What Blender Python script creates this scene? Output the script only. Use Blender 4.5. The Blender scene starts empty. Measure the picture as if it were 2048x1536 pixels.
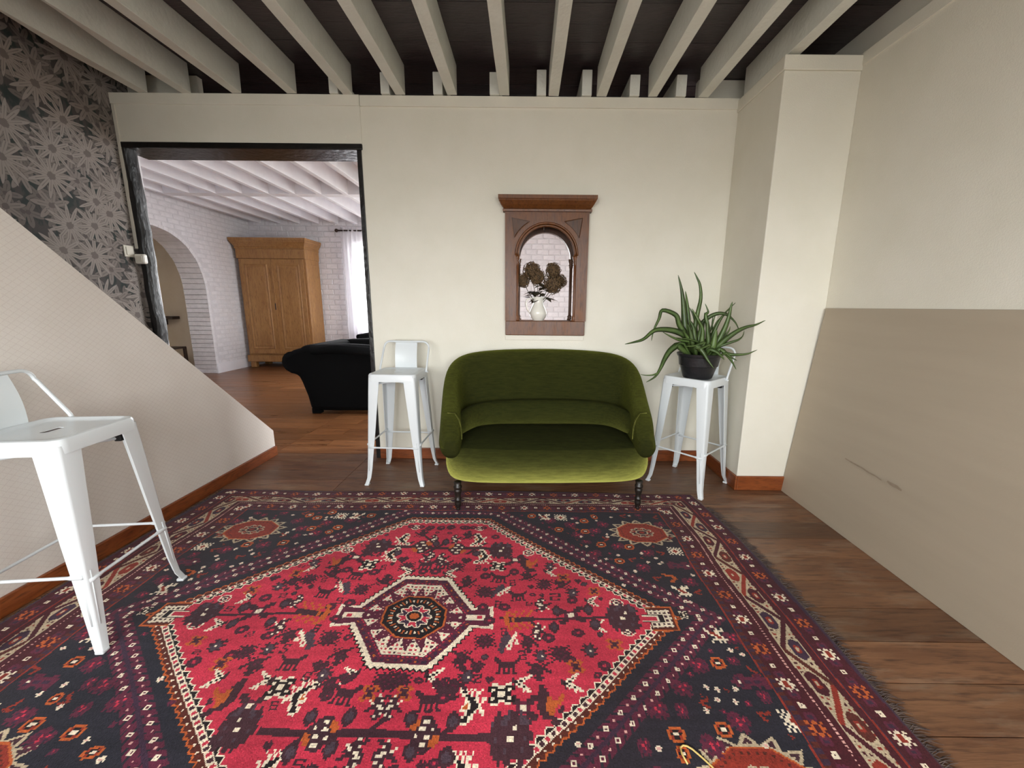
import bpy, bmesh, math, random
import numpy as np
from mathutils import Vector, Matrix
random.seed(7); RNG = np.random.default_rng(7)
S = bpy.context.scene
COL = S.collection

# ------------------------------------------------------------------ camera
PITCH, ROLL, YAW = math.radians(11.03), math.radians(0.55), math.radians(0.1)
cam_d = bpy.data.cameras.new('camera'); cam = bpy.data.objects.new('camera', cam_d); COL.objects.link(cam)
cam_d.sensor_width = 36.0; cam_d.lens = 800.0 / 2048 * 36.0; cam_d.shift_x = -28.0 / 2048
cam_d.clip_start = 0.02; cam_d.clip_end = 300
_F = Vector((-math.sin(YAW) * math.cos(PITCH), math.cos(YAW) * math.cos(PITCH), -math.sin(PITCH)))
_R = Vector((math.cos(YAW), math.sin(YAW), 0)); _U = _R.cross(_F)
_R2 = _R * math.cos(ROLL) + _U * math.sin(ROLL); _U2 = -_R * math.sin(ROLL) + _U * math.cos(ROLL)
mw = Matrix((( _R2.x, _U2.x, -_F.x, 0), (_R2.y, _U2.y, -_F.y, 0), (_R2.z, _U2.z, -_F.z, 1.215), (0, 0, 0, 1)))
cam.matrix_world = mw
S.camera = cam

# ------------------------------------------------------------------ world (overcast daylight), exposure
S.view_settings.view_transform = 'Standard'; S.view_settings.look = 'None'
S.view_settings.exposure = 0.0; S.view_settings.gamma = 1.0; S.view_settings.use_curve_mapping = False
W = bpy.data.worlds.new('overcast_sky'); S.world = W; W.use_nodes = True
nt = W.node_tree; nt.nodes.clear()
wo = nt.nodes.new('ShaderNodeOutputWorld'); bg = nt.nodes.new('ShaderNodeBackground')
tc = nt.nodes.new('ShaderNodeTexCoord'); sx = nt.nodes.new('ShaderNodeSeparateXYZ')
cr = nt.nodes.new('ShaderNodeValToRGB')
cr.color_ramp.elements[0].position = 0.44; cr.color_ramp.elements[0].color = (0.30, 0.295, 0.28, 1)
cr.color_ramp.elements[1].position = 0.52; cr.color_ramp.elements[1].color = (0.96, 0.985, 1.0, 1)
mm = nt.nodes.new('ShaderNodeMath'); mm.operation = 'MULTIPLY_ADD'; mm.inputs[1].default_value = 0.5; mm.inputs[2].default_value = 0.5
nt.links.new(tc.outputs['Generated'], sx.inputs[0]); nt.links.new(sx.outputs['Z'], mm.inputs[0])
nt.links.new(mm.outputs[0], cr.inputs[0]); nt.links.new(cr.outputs[0], bg.inputs[0]); nt.links.new(bg.outputs[0], wo.inputs[0])
SKY = 19.0
bg.inputs[1].default_value = SKY
S.cycles.max_bounces = 10; S.cycles.diffuse_bounces = 6; S.cycles.transparent_max_bounces = 12
S.cycles.sample_clamp_indirect = 6.0; S.cycles.caustics_reflective = False; S.cycles.caustics_refractive = False

# windows: (axis wall, centre, width, height, facing) - portals guide the sky light through the openings
def portal(loc, rot, sx_, sy_):
    l = bpy.data.lights.new('window_portal', 'AREA'); l.shape = 'RECTANGLE'; l.size = sx_; l.size_y = sy_
    l.cycles.is_portal = True
    o = bpy.data.objects.new('window_portal', l); COL.objects.link(o); o.location = loc; o.rotation_euler = rot
YFRONT = -1.4
FW = [(-1.95, -0.15, 0.75, 2.15), (0.05, 1.7, 0.75, 2.15)]           # windows behind the camera: x0,x1,z0,z1
for x0, x1, z0, z1 in FW:
    portal(((x0 + x1) / 2, YFRONT - 0.14, (z0 + z1) / 2), (math.radians(90), 0, 0), x1 - x0, z1 - z0)
YFAR, XFR, XFL = 8.2, 2.1, -5.45                                        # far room
WC = (-3.42, -2.35, 0.72, 2.42); WD = (-2.05, -0.55, 0.4, 2.55); WE = (3.35, 6.0, 0.25, 2.65)
for x0, x1, z0, z1 in (WC, WD):
    portal(((x0 + x1) / 2, YFAR + 0.28, (z0 + z1) / 2), (math.radians(-90), 0, 0), x1 - x0, z1 - z0)
portal((XFR + 0.18, (WE[0] + WE[1]) / 2, (WE[2] + WE[3]) / 2), (0, math.radians(90), 0), WE[3] - WE[2], WE[1] - WE[0])

# ------------------------------------------------------------------ helpers
def lin(h):
    if isinstance(h, str):
        h = h.lstrip('#'); v = [int(h[i:i + 2], 16) / 255 for i in (0, 2, 4)]
        return tuple(c / 12.92 if c <= 0.04045 else ((c + 0.055) / 1.055) ** 2.4 for c in v)
    return tuple(h[:3])
class NT:
    def __init__(s, name):
        s.m = bpy.data.materials.new(name); s.m.use_nodes = True; s.t = s.m.node_tree
        s.b = s.t.nodes['Principled BSDF']; s.out = s.t.nodes['Material Output']
    def n(s, t, **k):
        x = s.t.nodes.new('ShaderNode' + t)
        for a, v in k.items(): setattr(x, a, v)
        return x
    def put(s, sock, v):
        if hasattr(v, 'is_linked') or isinstance(v, bpy.types.NodeSocket): s.t.links.new(v, sock)
        elif isinstance(v, (tuple, list)) and len(v) == 3 and sock.type == 'RGBA': sock.default_value = (*v, 1)
        else: sock.default_value = v
    def math(s, op, a, b=0.0, c=None, clamp=False):
        x = s.n('Math', operation=op); x.use_clamp = clamp; s.put(x.inputs[0], a); s.put(x.inputs[1], b)
        if c is not None: s.put(x.inputs[2], c)
        return x.outputs[0]
    def mix(s, f, a, b, mode='MIX'):
        x = s.n('Mix', data_type='RGBA', blend_type=mode); s.put(x.inputs[0], f); s.put(x.inputs[6], a); s.put(x.inputs[7], b); return x.outputs[2]
    def coord(s, kind='Object', scale=(1, 1, 1)):
        t = s.n('TexCoord'); mp = s.n('Mapping'); s.t.links.new(t.outputs[kind], mp.inputs[0]); mp.inputs['Scale'].default_value = scale
        return mp.outputs[0]
    def noise(s, vec, scale=5, detail=3, rough=0.5, out=0):
        x = s.n('TexNoise'); s.t.links.new(vec, x.inputs['Vector']); x.inputs['Scale'].default_value = scale
        x.inputs['Detail'].default_value = detail; x.inputs['Roughness'].default_value = rough; return x.outputs[out]
    def ramp(s, f, p0, p1, c0=(0, 0, 0), c1=(1, 1, 1)):
        x = s.n('ValToRGB'); s.t.links.new(f, x.inputs[0]); e = x.color_ramp.elements
        e[0].position = p0; e[1].position = p1; e[0].color = (*c0, 1); e[1].color = (*c1, 1); return x.outputs[0]
    def bump(s, h, strength=0.3, dist=0.01):
        x = s.n('Bump'); x.inputs['Strength'].default_value = strength; x.inputs['Distance'].default_value = dist
        s.t.links.new(h, x.inputs['Height']); s.t.links.new(x.outputs[0], s.b.inputs['Normal'])
    def set(s, **k):
        for a, v in k.items(): s.put(s.b.inputs[a.replace('_', ' ')], v)
        return s
def mk(name, c1, c2=None, scale=6, rough=0.6, bump=0.0, bscale=60, stretch=(1, 1, 1), kind='Object', spec=0.5, detail=4, rnd=0.0, metal=0.0):
    m = NT(name); v = m.coord(kind, stretch); c1 = lin(c1); c2 = lin(c2) if c2 else c1
    col = m.mix(m.ramp(m.noise(v, scale, detail, 0.6), 0.3, 0.7), c1, c2)
    if rnd:
        oi = m.n('ObjectInfo'); col = m.mix(1.0, col, m.ramp(oi.outputs['Random'], 0, 1, (1 - rnd,) * 3, (1 + rnd,) * 3), 'MULTIPLY')
    m.set(Base_Color=col, Roughness=rough, Metallic=metal); m.b.inputs['Specular IOR Level'].default_value = spec
    if bump: m.bump(m.noise(v, bscale, 3), bump, 0.01)
    return m.m

class MB:
    """collects faces; build() links them as one mesh object"""
    def __init__(s): s.v = []; s.f = []
    def add(s, vs, fs):
        o = len(s.v); s.v += [tuple(p) for p in vs]; s.f += [tuple(i + o for i in f) for f in fs]; return s
    def box(s, x0, x1, y0, y1, z0, z1):
        return s.add([(x0, y0, z0), (x1, y0, z0), (x1, y1, z0), (x0, y1, z0), (x0, y0, z1), (x1, y0, z1), (x1, y1, z1), (x0, y1, z1)],
                     [(3, 2, 1, 0), (4, 5, 6, 7), (0, 1, 5, 4), (1, 2, 6, 5), (2, 3, 7, 6), (3, 0, 4, 7)])
    def hexa(s, p): # 8 points bottom ring then top ring
        return s.add(p, [(3, 2, 1, 0), (4, 5, 6, 7), (0, 1, 5, 4), (1, 2, 6, 5), (2, 3, 7, 6), (3, 0, 4, 7)])
    def rings(s, R, cap=True, close=True):
        n = len(R[0]); vs = [p for r in R for p in r]; fs = []
        for i in range(len(R) - 1):
            for j in range(n if close else n - 1):
                a = i * n + j; b = i * n + (j + 1) % n
                fs.append((a, b, b + n, a + n))
        if cap: fs.append(tuple(range(n - 1, -1, -1))); fs.append(tuple((len(R) - 1) * n + j for j in range(n)))
        return s.add(vs, fs)
    def lathe(s, prof, seg=20, c=(0, 0, 0), cap=True):
        return s.rings([[(c[0] + r * math.cos(2 * math.pi * k / seg), c[1] + r * math.sin(2 * math.pi * k / seg), c[2] + z) for k in range(seg)] for r, z in prof], cap)
    def tube(s, pts, rad, seg=8, cap=True):
        pts = [Vector(p) for p in pts]; n = len(pts); rads = rad if isinstance(rad, (list, tuple)) else [rad] * n
        R = []; prev = None
        for i, p in enumerate(pts):
            d = (pts[min(i + 1, n - 1)] - pts[max(i - 1, 0)]).normalized()
            ref = prev if prev is not None else (Vector((0, 0, 1)) if abs(d.z) < 0.9 else Vector((1, 0, 0)))
            a = d.cross(ref).normalized(); b = a.cross(d).normalized(); prev = b
            R.append([p + (a * math.cos(2 * math.pi * k / seg) + b * math.sin(2 * math.pi * k / seg)) * rads[i] for k in range(seg)])
        return s.rings(R, cap)
    def prism(s, poly, ax, a0, a1):
        """extrude 2D polygon (p,q) along axis ax ('x','y','z') from a0 to a1"""
        def P(p, a):
            return {'x': (a, p[0], p[1]), 'y': (p[0], a, p[1]), 'z': (p[0], p[1], a)}[ax]
        return s.rings([[P(p, a0) for p in poly], [P(p, a1) for p in poly]])
    def build(s, name, mat, parent=None, smooth=False, bevel=0.0, sub=0, kind=None, autosmooth=None, seg=2):
        me = bpy.data.meshes.new(name); me.from_pydata(s.v, [], s.f)
        bm = bmesh.new(); bm.from_mesh(me); bmesh.ops.recalc_face_normals(bm, faces=bm.faces); bm.to_mesh(me); bm.free()
        me.materials.append(mat)
        o = bpy.data.objects.new(name, me); COL.objects.link(o)
        if parent: o.parent = parent
        if bevel:
            md = o.modifiers.new('bevel', 'BEVEL'); md.width = bevel; md.segments = seg; md.limit_method = 'ANGLE'; md.angle_limit = math.radians(40)
        if sub:
            md = o.modifiers.new('sub', 'SUBSURF'); md.levels = sub; md.render_levels = sub
        if smooth or sub: me.polygons.foreach_set('use_smooth', [True] * len(me.polygons))
        if autosmooth is not None:
            me.polygons.foreach_set('use_smooth', [True] * len(me.polygons)); me.set_sharp_from_angle(angle=math.radians(autosmooth))
        if kind: o['kind'] = kind
        return o
def thing(name, label, cat, loc=(0, 0, 0), rz=0.0, group=None):
    o = bpy.data.objects.new(name, None); COL.objects.link(o); o.empty_display_size = 0.05
    o.location = loc; o.rotation_euler = (0, 0, rz); o['label'] = label; o['category'] = cat
    if group: o['group'] = group
    return o
def tag(o, label, cat, group=None):
    o['label'] = label; o['category'] = cat
    if group: o['group'] = group
    return o
def struct(name, label=None):
    o = bpy.data.objects.new(name, None); COL.objects.link(o); o['kind'] = 'structure'
    if label: o['label'] = label
    return o
def sst(o, label=None):
    o['kind'] = 'structure'
    if label: o['label'] = label
    return o
def dup(root, loc, rz, label):
    r = root.copy(); COL.objects.link(r); r.location = loc; r.rotation_euler = (0, 0, rz); r['label'] = label
    for ch in list(root.children):
        c = ch.copy(); COL.objects.link(c); c.parent = r
        for g in list(ch.children):
            d = g.copy(); COL.objects.link(d); d.parent = c
    return r
def lerp(a, b, t): return a + (b - a) * t
def interp(t, xs, ys): return float(np.interp(t, xs, ys))

# ------------------------------------------------------------------ materials
M = {}
M['wall'] = mk('cream_wall_paint', '#e5e1d4', '#dfdbcc', 3, 0.75, 0.12, 180, spec=0.3)
M['joist'] = mk('painted_joist', '#e2e3da', '#d8d8ce', 5, 0.6, 0.25, 40, spec=0.35)
M['farwhite'] = mk('white_wood_paint', '#efeef2', '#e6e5ea', 5, 0.55, 0.15, 40)
M['brick'] = mk('white_painted_brick', '#ebe9ec', '#dad8db', 14, 0.5, 0.5, 45, rnd=0.05)
M['mortar'] = mk('white_painted_mortar', '#dad8db', '#d0ced1', 12, 0.75, 0.4, 60)
M['farcream'] = mk('warm_plaster', '#d9cdb9', '#cfc0a8', 3, 0.8, 0.1, 80)
M['black'] = mk('black_painted_timber', '#0b0a0a', '#15110f', 9, 0.32, 0.5, 25, spec=0.5)
M['post'] = mk('rough_black_timber', '#090909', '#161516', 12, 0.4, 1.0, 30, (1, 1, 0.35))
M['gap'] = mk('dark_gap', '#0d0906', None, 3, 0.9)
M['metal'] = mk('white_powder_coat', '#d6dbdd', None, 3, 0.28, spec=0.5)
M['rubber'] = mk('black_rubber', '#141414', None, 3, 0.7)
M['plastic'] = mk('cream_plastic', '#d8d3c6', None, 3, 0.4)
M['pot'] = mk('black_plastic_pot', '#1b1b1d', '#242426', 8, 0.35, 0.1, 60)
M['soil'] = mk('potting_soil', '#2a2018', '#6f6a5c', 60, 0.95, 0.8, 90)
M['ceramic'] = mk('white_glazed_ceramic', '#e9e6dc', None, 3, 0.15, spec=0.6)
M['armoire'] = None
def wood(name, a, b, c, stretch, scale=3.0, rough=0.4, rnd=0.15, bump=0.15, worn=None):
    m = NT(name); v = m.coord('Object', stretch); oi = m.n('ObjectInfo')
    av = m.n('VectorMath', operation='ADD'); m.t.links.new(v, av.inputs[0])
    cm = m.n('CombineXYZ'); r10 = m.math('MULTIPLY', oi.outputs['Random'], 37.0)
    for i in range(3): m.t.links.new(r10, cm.inputs[i])
    m.t.links.new(cm.outputs[0], av.inputs[1]); v = av.outputs[0]
    g = m.noise(v, scale, 6, 0.65); g2 = m.noise(v, scale * 5, 3, 0.6)
    col = m.mix(m.ramp(g, 0.3, 0.68), lin(a), lin(b)); col = m.mix(m.ramp(g2, 0.5, 0.75), col, lin(c))
    if worn:
        wv = m.coord('Object', (1.2, 4, 4)); wf_ = m.ramp(m.noise(wv, 2.4, 5, 0.65), 0.52, 0.72); col = m.mix(m.math('MULTIPLY', wf_, 0.55), col, lin(worn))
    if rnd: col = m.mix(1.0, col, m.ramp(oi.outputs['Random'], 0, 1, (1 - rnd,) * 3, (1 + rnd,) * 3), 'MULTIPLY')
    m.set(Base_Color=col, Roughness=m.ramp(g, 0.2, 0.8, (rough - 0.08,) * 3, (rough + 0.14,) * 3))
    if bump: m.bump(g2, bump, 0.006)
    return m.m
M['plank'] = wood('stained_floor_board', '#5a3a28', '#7a563c', '#40291e', (1.0, 9, 9), 1.6, 0.36, 0.28, 0.25, '#8c7864')
M['plank_far'] = wood('varnished_floor_board', '#684026', '#8a5c38', '#4e2e1c', (1.0, 10, 10), 1.6, 0.30, 0.22, 0.2)
M['skirt'] = wood('varnished_skirting', '#6e3416', '#8a4a22', '#4d2410', (1.2, 1.2, 9), 3, 0.35, 0.0, 0.1)
M['ceilboard'] = wood('dark_ceiling_board', '#2a2224', '#43383b', '#171112', (1.2, 10, 10), 2.2, 0.33, 0.35, 0.5)
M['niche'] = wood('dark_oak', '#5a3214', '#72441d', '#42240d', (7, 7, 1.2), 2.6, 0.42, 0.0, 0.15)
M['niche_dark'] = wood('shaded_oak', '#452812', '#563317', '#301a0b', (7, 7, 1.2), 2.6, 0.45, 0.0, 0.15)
M['armoire'] = wood('waxed_pine', '#8d6236', '#a37845', '#6f4825', (6, 6, 1.0), 2.2, 0.38, 0.0, 0.1)
M['darkwood'] = wood('dark_brown_wood', '#2a1c15', '#38261c', '#1d130e', (6, 6, 1), 3, 0.4, 0.0, 0.1)
M['ebony'] = mk('ebonised_leg', '#17130f', '#221b16', 20, 0.4, 0.2, 60)
m = NT('mdf_board'); v = m.coord('Object', (1, 1, 1))
vs = m.coord('Object', (3, 1.2, 14))
col = m.mix(m.ramp(m.noise(vs, 1.0, 4, 0.55), 0.3, 0.8), lin('#a89b88'), lin('#ada08d'))
m.set(Base_Color=col, Roughness=0.6); m.bump(m.noise(v, 220, 2), 0.05, 0.004); M['mdf'] = m.m
# velvet: dark pile plus a fibre sheen whose nap lies up or down the cloth
def velvet(name, c, dark, sheen_c, nap):
    m = NT(name); v = m.coord('Object', (1, 1, 1)); vh = m.coord('Object', (4, 18, 30))
    n1 = m.noise(v, 3.0, 3); n2 = m.noise(vh, 3.0, 4, 0.7)
    col = m.mix(m.ramp(n2, 0.4, 0.72), lin(c), lin(dark))
    m.set(Base_Color=col, Roughness=0.9); m.b.inputs['Specular IOR Level'].default_value = 0.1
    m.bump(n1, 0.25, 0.02)
    ge = m.n('NewGeometry'); ad = m.n('VectorMath', operation='ADD'); m.t.links.new(ge.outputs['Normal'], ad.inputs[0]); ad.inputs[1].default_value = nap
    no = m.n('VectorMath', operation='NORMALIZE'); m.t.links.new(ad.outputs[0], no.inputs[0])
    sh = m.n('BsdfSheen'); m.t.links.new(m.mix(m.ramp(n2, 0.35, 0.75), lin(sheen_c), tuple(x * .55 for x in lin(sheen_c))), sh.inputs['Color']); sh.inputs['Roughness'].default_value = 0.5
    m.t.links.new(no.outputs[0], sh.inputs['Normal'])
    a = m.n('AddShader'); m.t.links.new(m.b.outputs[0], a.inputs[0]); m.t.links.new(sh.outputs[0], a.inputs[1]); m.t.links.new(a.outputs[0], m.out.inputs[0])
    return m.m
M['velvet'] = velvet('olive_velvet', '#272a0d', '#1d2009', '#b8b75c', (0, -.22, -1.15))
M['velvet_lumbar'] = velvet('olive_velvet_lumbar', '#272a0d', '#1d2009', '#8f9044', (0, -.55, -.95))
M['velvet_back'] = velvet('olive_velvet_nap_up', '#25270c', '#1a1c08', '#70742c', (0, 0, 1.5))
M['blackvelvet'] = velvet('black_velvet', '#070708', '#050505', '#141416', (0, 0, 1.0))
# wallpaper with small lattice (stair side)
m = NT('lattice_wallpaper'); t = m.n('TexCoord'); sp = m.n('SeparateXYZ'); m.t.links.new(t.outputs['Object'], sp.inputs[0])
y_, z_ = sp.outputs['Y'], sp.outputs['Z']; p = 0.034
def tri(e): return m.math('ABSOLUTE', m.math('SUBTRACT', m.math('FRACT', e), 0.5))
a1 = tri(m.math('DIVIDE', m.math('ADD', y_, m.math('MULTIPLY', z_, 1.25)), p)); a2 = tri(m.math('DIVIDE', m.math('SUBTRACT', y_, m.math('MULTIPLY', z_, 1.25)), p))
ln = m.math('LESS_THAN', m.math('MINIMUM', a1, a2), 0.05)
vv = m.coord('Object'); nz = m.noise(vv, 260, 2)
ln = m.math('MULTIPLY', ln, m.ramp(nz, 0.35, 0.5)); ln = m.math('MULTIPLY', ln, 0.22)
base = m.mix(m.ramp(m.noise(vv, 4, 3), 0.3, 0.7), lin('#dbd4cc'), lin('#d5cdc4'))
m.set(Base_Color=m.mix(ln, base, lin('#a58f88')), Roughness=0.7); m.bump(nz, 0.12, 0.004); M['lattice'] = m.m
# floral wallpaper
m = NT('daisy_wallpaper'); t = m.n('TexCoord'); sp = m.n('SeparateXYZ'); m.t.links.new(t.outputs['Object'], sp.inputs[0])
def flower(size, n, offs, rnd):
    cb = m.n('CombineXYZ'); m.put(cb.inputs[0], m.math('MULTIPLY_ADD', sp.outputs['Y'], 1 / size, offs)); m.put(cb.inputs[1], m.math('MULTIPLY_ADD', sp.outputs['Z'], 1 / size, offs * 1.7))
    vo = m.n('TexVoronoi', voronoi_dimensions='2D', feature='F1'); m.t.links.new(cb.outputs[0], vo.inputs['Vector']); vo.inputs['Scale'].default_value = 1.0; vo.inputs['Randomness'].default_value = rnd
    d = m.n('VectorMath', operation='SUBTRACT'); m.t.links.new(cb.outputs[0], d.inputs[0]); m.t.links.new(vo.outputs['Position'], d.inputs[1])
    s2 = m.n('SeparateXYZ'); m.t.links.new(d.outputs[0], s2.inputs[0])
    cs = m.n('SeparateXYZ'); m.t.links.new(vo.outputs['Color'], cs.inputs[0])
    th = m.math('ADD', m.math('ARCTAN2', s2.outputs['Y'], s2.outputs['X']), m.math('MULTIPLY', cs.outputs['X'], 6.0))
    r = m.math('SQRT', m.math('ADD', m.math('MULTIPLY', s2.outputs['X'], s2.outputs['X']), m.math('MULTIPLY', s2.outputs['Y'], s2.outputs['Y'])))
    c = m.math('ABSOLUTE', m.math('COSINE', m.math('MULTIPLY', th, n / 2)))
    sn = m.math('ABSOLUTE', m.math('SINE', m.math('MULTIPLY', th, n / 2)))
    R = m.math('MULTIPLY_ADD', m.math('POWER', m.math('SUBTRACT', 1.0, m.math('POWER', sn, 1.5)), 0.9), 0.40, 0.22)
    R = m.math('MULTIPLY', R, m.math('MULTIPLY_ADD', cs.outputs['Y'], 0.25, 0.88))
    mask = m.math('LESS_THAN', r, R)
    edge = m.math('GREATER_THAN', r, m.math('SUBTRACT', R, 0.022))
    rib = m.math('GREATER_THAN', c, 0.988); rib = m.math('MULTIPLY', rib, m.math('LESS_THAN', r, 0.42))
    ctr = m.math('LESS_THAN', r, m.math('MULTIPLY_ADD', m.noise(cb.outputs[0], 14, 2), 0.12, 0.04))
    return mask, edge, rib, ctr
nz = m.noise(m.coord('Object'), 3, 3); ground = m.mix(m.ramp(m.noise(m.coord('Object', (1, 1, 0.5)), 30, 3), 0.42, 0.55), lin('#263230'), lin('#433f3e'))
def layer(col, size, n, offs, rnd, pc, ec, cc):
    mask, edge, rib, ctr = flower(size, n, offs, rnd)
    f = m.mix(edge, pc, ec); f = m.mix(m.math('MULTIPLY', rib, 0.6), f, ec); f = m.mix(ctr, f, cc)
    return m.mix(mask, col, f)
col = layer(ground, 0.13, 5, 3.3, 0.9, lin('#6b6460'), lin('#45413f'), lin('#544e4c'))
col = layer(col, 0.17, 7, 7.7, 0.8, lin('#827a75'), lin('#524d4b'), lin('#645b58'))
col = layer(col, 0.225, 13, 1.1, 0.9, lin('#938b85'), lin('#5b5553'), lin('#6d6461'))
m.set(Base_Color=col, Roughness=0.75); M['daisy'] = m.m
# aloe
m = NT('aloe_leaf'); v = m.coord('Object'); g = m.noise(v, 14, 4); oi = m.n('ObjectInfo')
col = m.mix(m.ramp(g, 0.3, 0.7), lin('#3d5228'), lin('#5a703b')); col = m.mix(1.0, col, m.ramp(oi.outputs['Random'], 0, 1, (0.7,) * 3, (1.2,) * 3), 'MULTIPLY')
m.set(Base_Color=col, Roughness=0.42); M['aloe'] = m.m
M['bloom'] = mk('dried_petal', '#38281a', '#755c3c', 70, 0.8, 0.2, 60)
M['dryleaf'] = mk('dried_leaf', '#2a2415', '#40361f', 20, 0.75, 0.2, 60)
M['cord'] = mk('yellow_cord', '#cdb36a', None, 3, 0.5)
# sheer curtain and glass
m = NT('sheer_voile'); tr = m.n('BsdfTransparent'); tl = m.n('BsdfTranslucent'); df = m.n('BsdfDiffuse')
tl.inputs[0].default_value = (0.9, 0.89, 0.93, 1); df.inputs[0].default_value = (0.9, 0.89, 0.93, 1)
a = m.n('MixShader'); b = m.n('MixShader'); a.inputs[0].default_value = 0.4; b.inputs[0].default_value = 0.62
m.t.links.new(tl.outputs[0], a.inputs[1]); m.t.links.new(df.outputs[0], a.inputs[2]); m.t.links.new(tr.outputs[0], b.inputs[1]); m.t.links.new(a.outputs[0], b.inputs[2]); m.t.links.new(b.outputs[0], m.out.inputs[0]); M['voile'] = m.m
m = NT('window_glass'); tr = m.n('BsdfTransparent'); gl = m.n('BsdfGlossy'); gl.inputs['Roughness'].default_value = 0.02; b = m.n('MixShader'); b.inputs[0].default_value = 0.05
m.t.links.new(tr.outputs[0], b.inputs[1]); m.t.links.new(gl.outputs[0], b.inputs[2]); m.t.links.new(b.outputs[0], m.out.inputs[0]); M['glass'] = m.m

# ------------------------------------------------------------------ THE ROOM
D0, D1 = 3.06, 3.29          # back wall front / rear faces
XL, XS, XR = -2.875, -2.05, 1.865
ZW, ZB = 2.62, 2.80          # top of wall plate / underside of ceiling boards
OX0, OX1, OZ = -2.77, -1.205, 2.275   # doorway opening
# floor: boards laid left to right
floor = struct('floor', 'dark stained wooden floor of boards laid across the room')
sf = MB().box(-7.0, 2.3, -2.1, 8.5, -0.06, -0.021).build('subfloor', M['gap'], floor)
pw = 0.1685; y = 0.949 - pw * 17; row = 0
while y < 8.2:
    y1 = min(y + pw, 8.3); far = y > 3.05
    xa, xb = (-6.9, 2.1) if far else (-2.9, 1.9)
    cuts = [xa]
    if far: cuts += [-2.08, -1.75 if row % 2 else -0.2] if y < 4.6 else [-3.6 + 0.9 * (row % 3), -0.4 + 0.5 * (row % 4)]
    elif y > 2.35: cuts += [-1.28]
    else: cuts += [(-0.9, 0.35, -1.6, 0.9)[row % 4]]
    cuts.append(xb)
    for a, b in zip(cuts[:-1], cuts[1:]):
        dz = random.uniform(-0.0012, 0.0)
        g = 0.0022
        MB().box(a + g, b - g, y + g, y1 - g, -0.021, dz).build('floor_board', M['plank_far'] if far else M['plank'], floor)
    y = y1; row += 1
# ceiling: dark boards on painted joists
ceil = struct('ceiling', 'dark stained board ceiling carried on pale painted joists')
y = 3.29 - 0.163 * 32; i = 0
while y < 3.45:
    MB().box(-3.0, 2.15, y + 0.0015, y + 0.1615, ZB + random.uniform(0, 0.004), ZB + 0.022).build('ceiling_board', M['ceilboard'], ceil); y += 0.163
MB().box(-3.0, 2.15, -2.05, 3.45, ZB + 0.0225, ZB + 0.03).build('ceiling_backing', M['gap'], ceil)
JX = [-2.67, -2.375, -2.03, -1.655, -1.27, -0.911, -0.562, -0.204, 0.131, 0.458, 0.803, 1.15, 1.452]
for k, x in enumerate(JX):
    w = 0.067; mb = MB()
    R = []
    ys = [-2.0] + [-1.6 + 0.35 * q for q in range(13)] + [3.05]
    for yy in ys:
        ja, jb = random.uniform(-.003, .003), random.uniform(-.003, .003)
        ch = 0.0
        if k < 2: ch = interp(yy, [2.2, 2.47], [0.06, 0.0])
        R.append([(x + ja + ch, yy, ZW + jb * 0.5), (x + w + jb, yy, ZW + ja * 0.5), (x + w + ja, yy, ZB), (x + jb, yy, ZB), (x + ja, yy, ZW + ch * 1.0 + 0.004)])
    mb.rings(R).build('joist', M['joist'], ceil, bevel=0.004)
for x0, x1, zt in [(0.048, 0.112, 2.773), (0.354, 0.421, 2.775), (0.677, 0.745, 2.748), (0.99, 1.06, 2.75), (-0.654, -0.59, 2.755), (-0.271, -0.205, 2.756), (-1.01, -0.95, 2.75), (-1.36, -1.30, 2.75)]:
    MB().box(x0, x1, 3.035, 3.42, ZW, zt).build('joist_end', M['joist'], ceil, bevel=0.004)
# back wall with doorway and niche opening
NX0, NX1, NZ0, NZ1 = -0.13, 0.40, 1.04, 1.86
wb = struct('wall_back', 'cream painted wall with doorway and wooden niche')
def wallbox(x0, x1, z0, z1, nm='panel'): return MB().box(x0, x1, D0, D1, z0, z1).build(nm, M['wall'], wb)
wallbox(OX1, NX0, 0, 2.55); wallbox(NX1, 2.05, 0, 2.55); wallbox(NX0, NX1, 0, NZ0); wallbox(NX0, NX1, NZ1, 2.55)
wallbox(-2.95, OX1, 2.31, 2.55); wallbox(-3.2, -2.955, 0, 2.31); MB().box(-2.955, -2.853, D0 + .0, D0 + .03, 0, 2.31).build('papered_return', M['daisy'], wb)
MB().box(-2.95, -1.165, D0 - 0.012, D1, 2.551, ZW).build('wall_plate', M['wall'], wb, bevel=0.003)
MB().box(-1.163, 2.05, D0 - 0.010, D1, 2.55, ZW - 0.002).build('wall_plate', M['wall'], wb, bevel=0.003)
MB().box(-2.86, -1.165, D0 - 0.006, D0, 2.315, 2.551).build('lintel_facing', M['wall'], wb)
MB().box(-3.0, 2.1, 3.43, 3.46, 2.5, 3.2).build('infill_board', M['ceilboard'], wb)
MB().box(-2.95, -2.37, 3.2, 3.25, ZW, ZB).build('infill_block', M['wall'], wb)
MB().box(1.20, 2.0, 3.2, 3.25, ZW, ZB).build('infill_block', M['wall'], wb)
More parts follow.
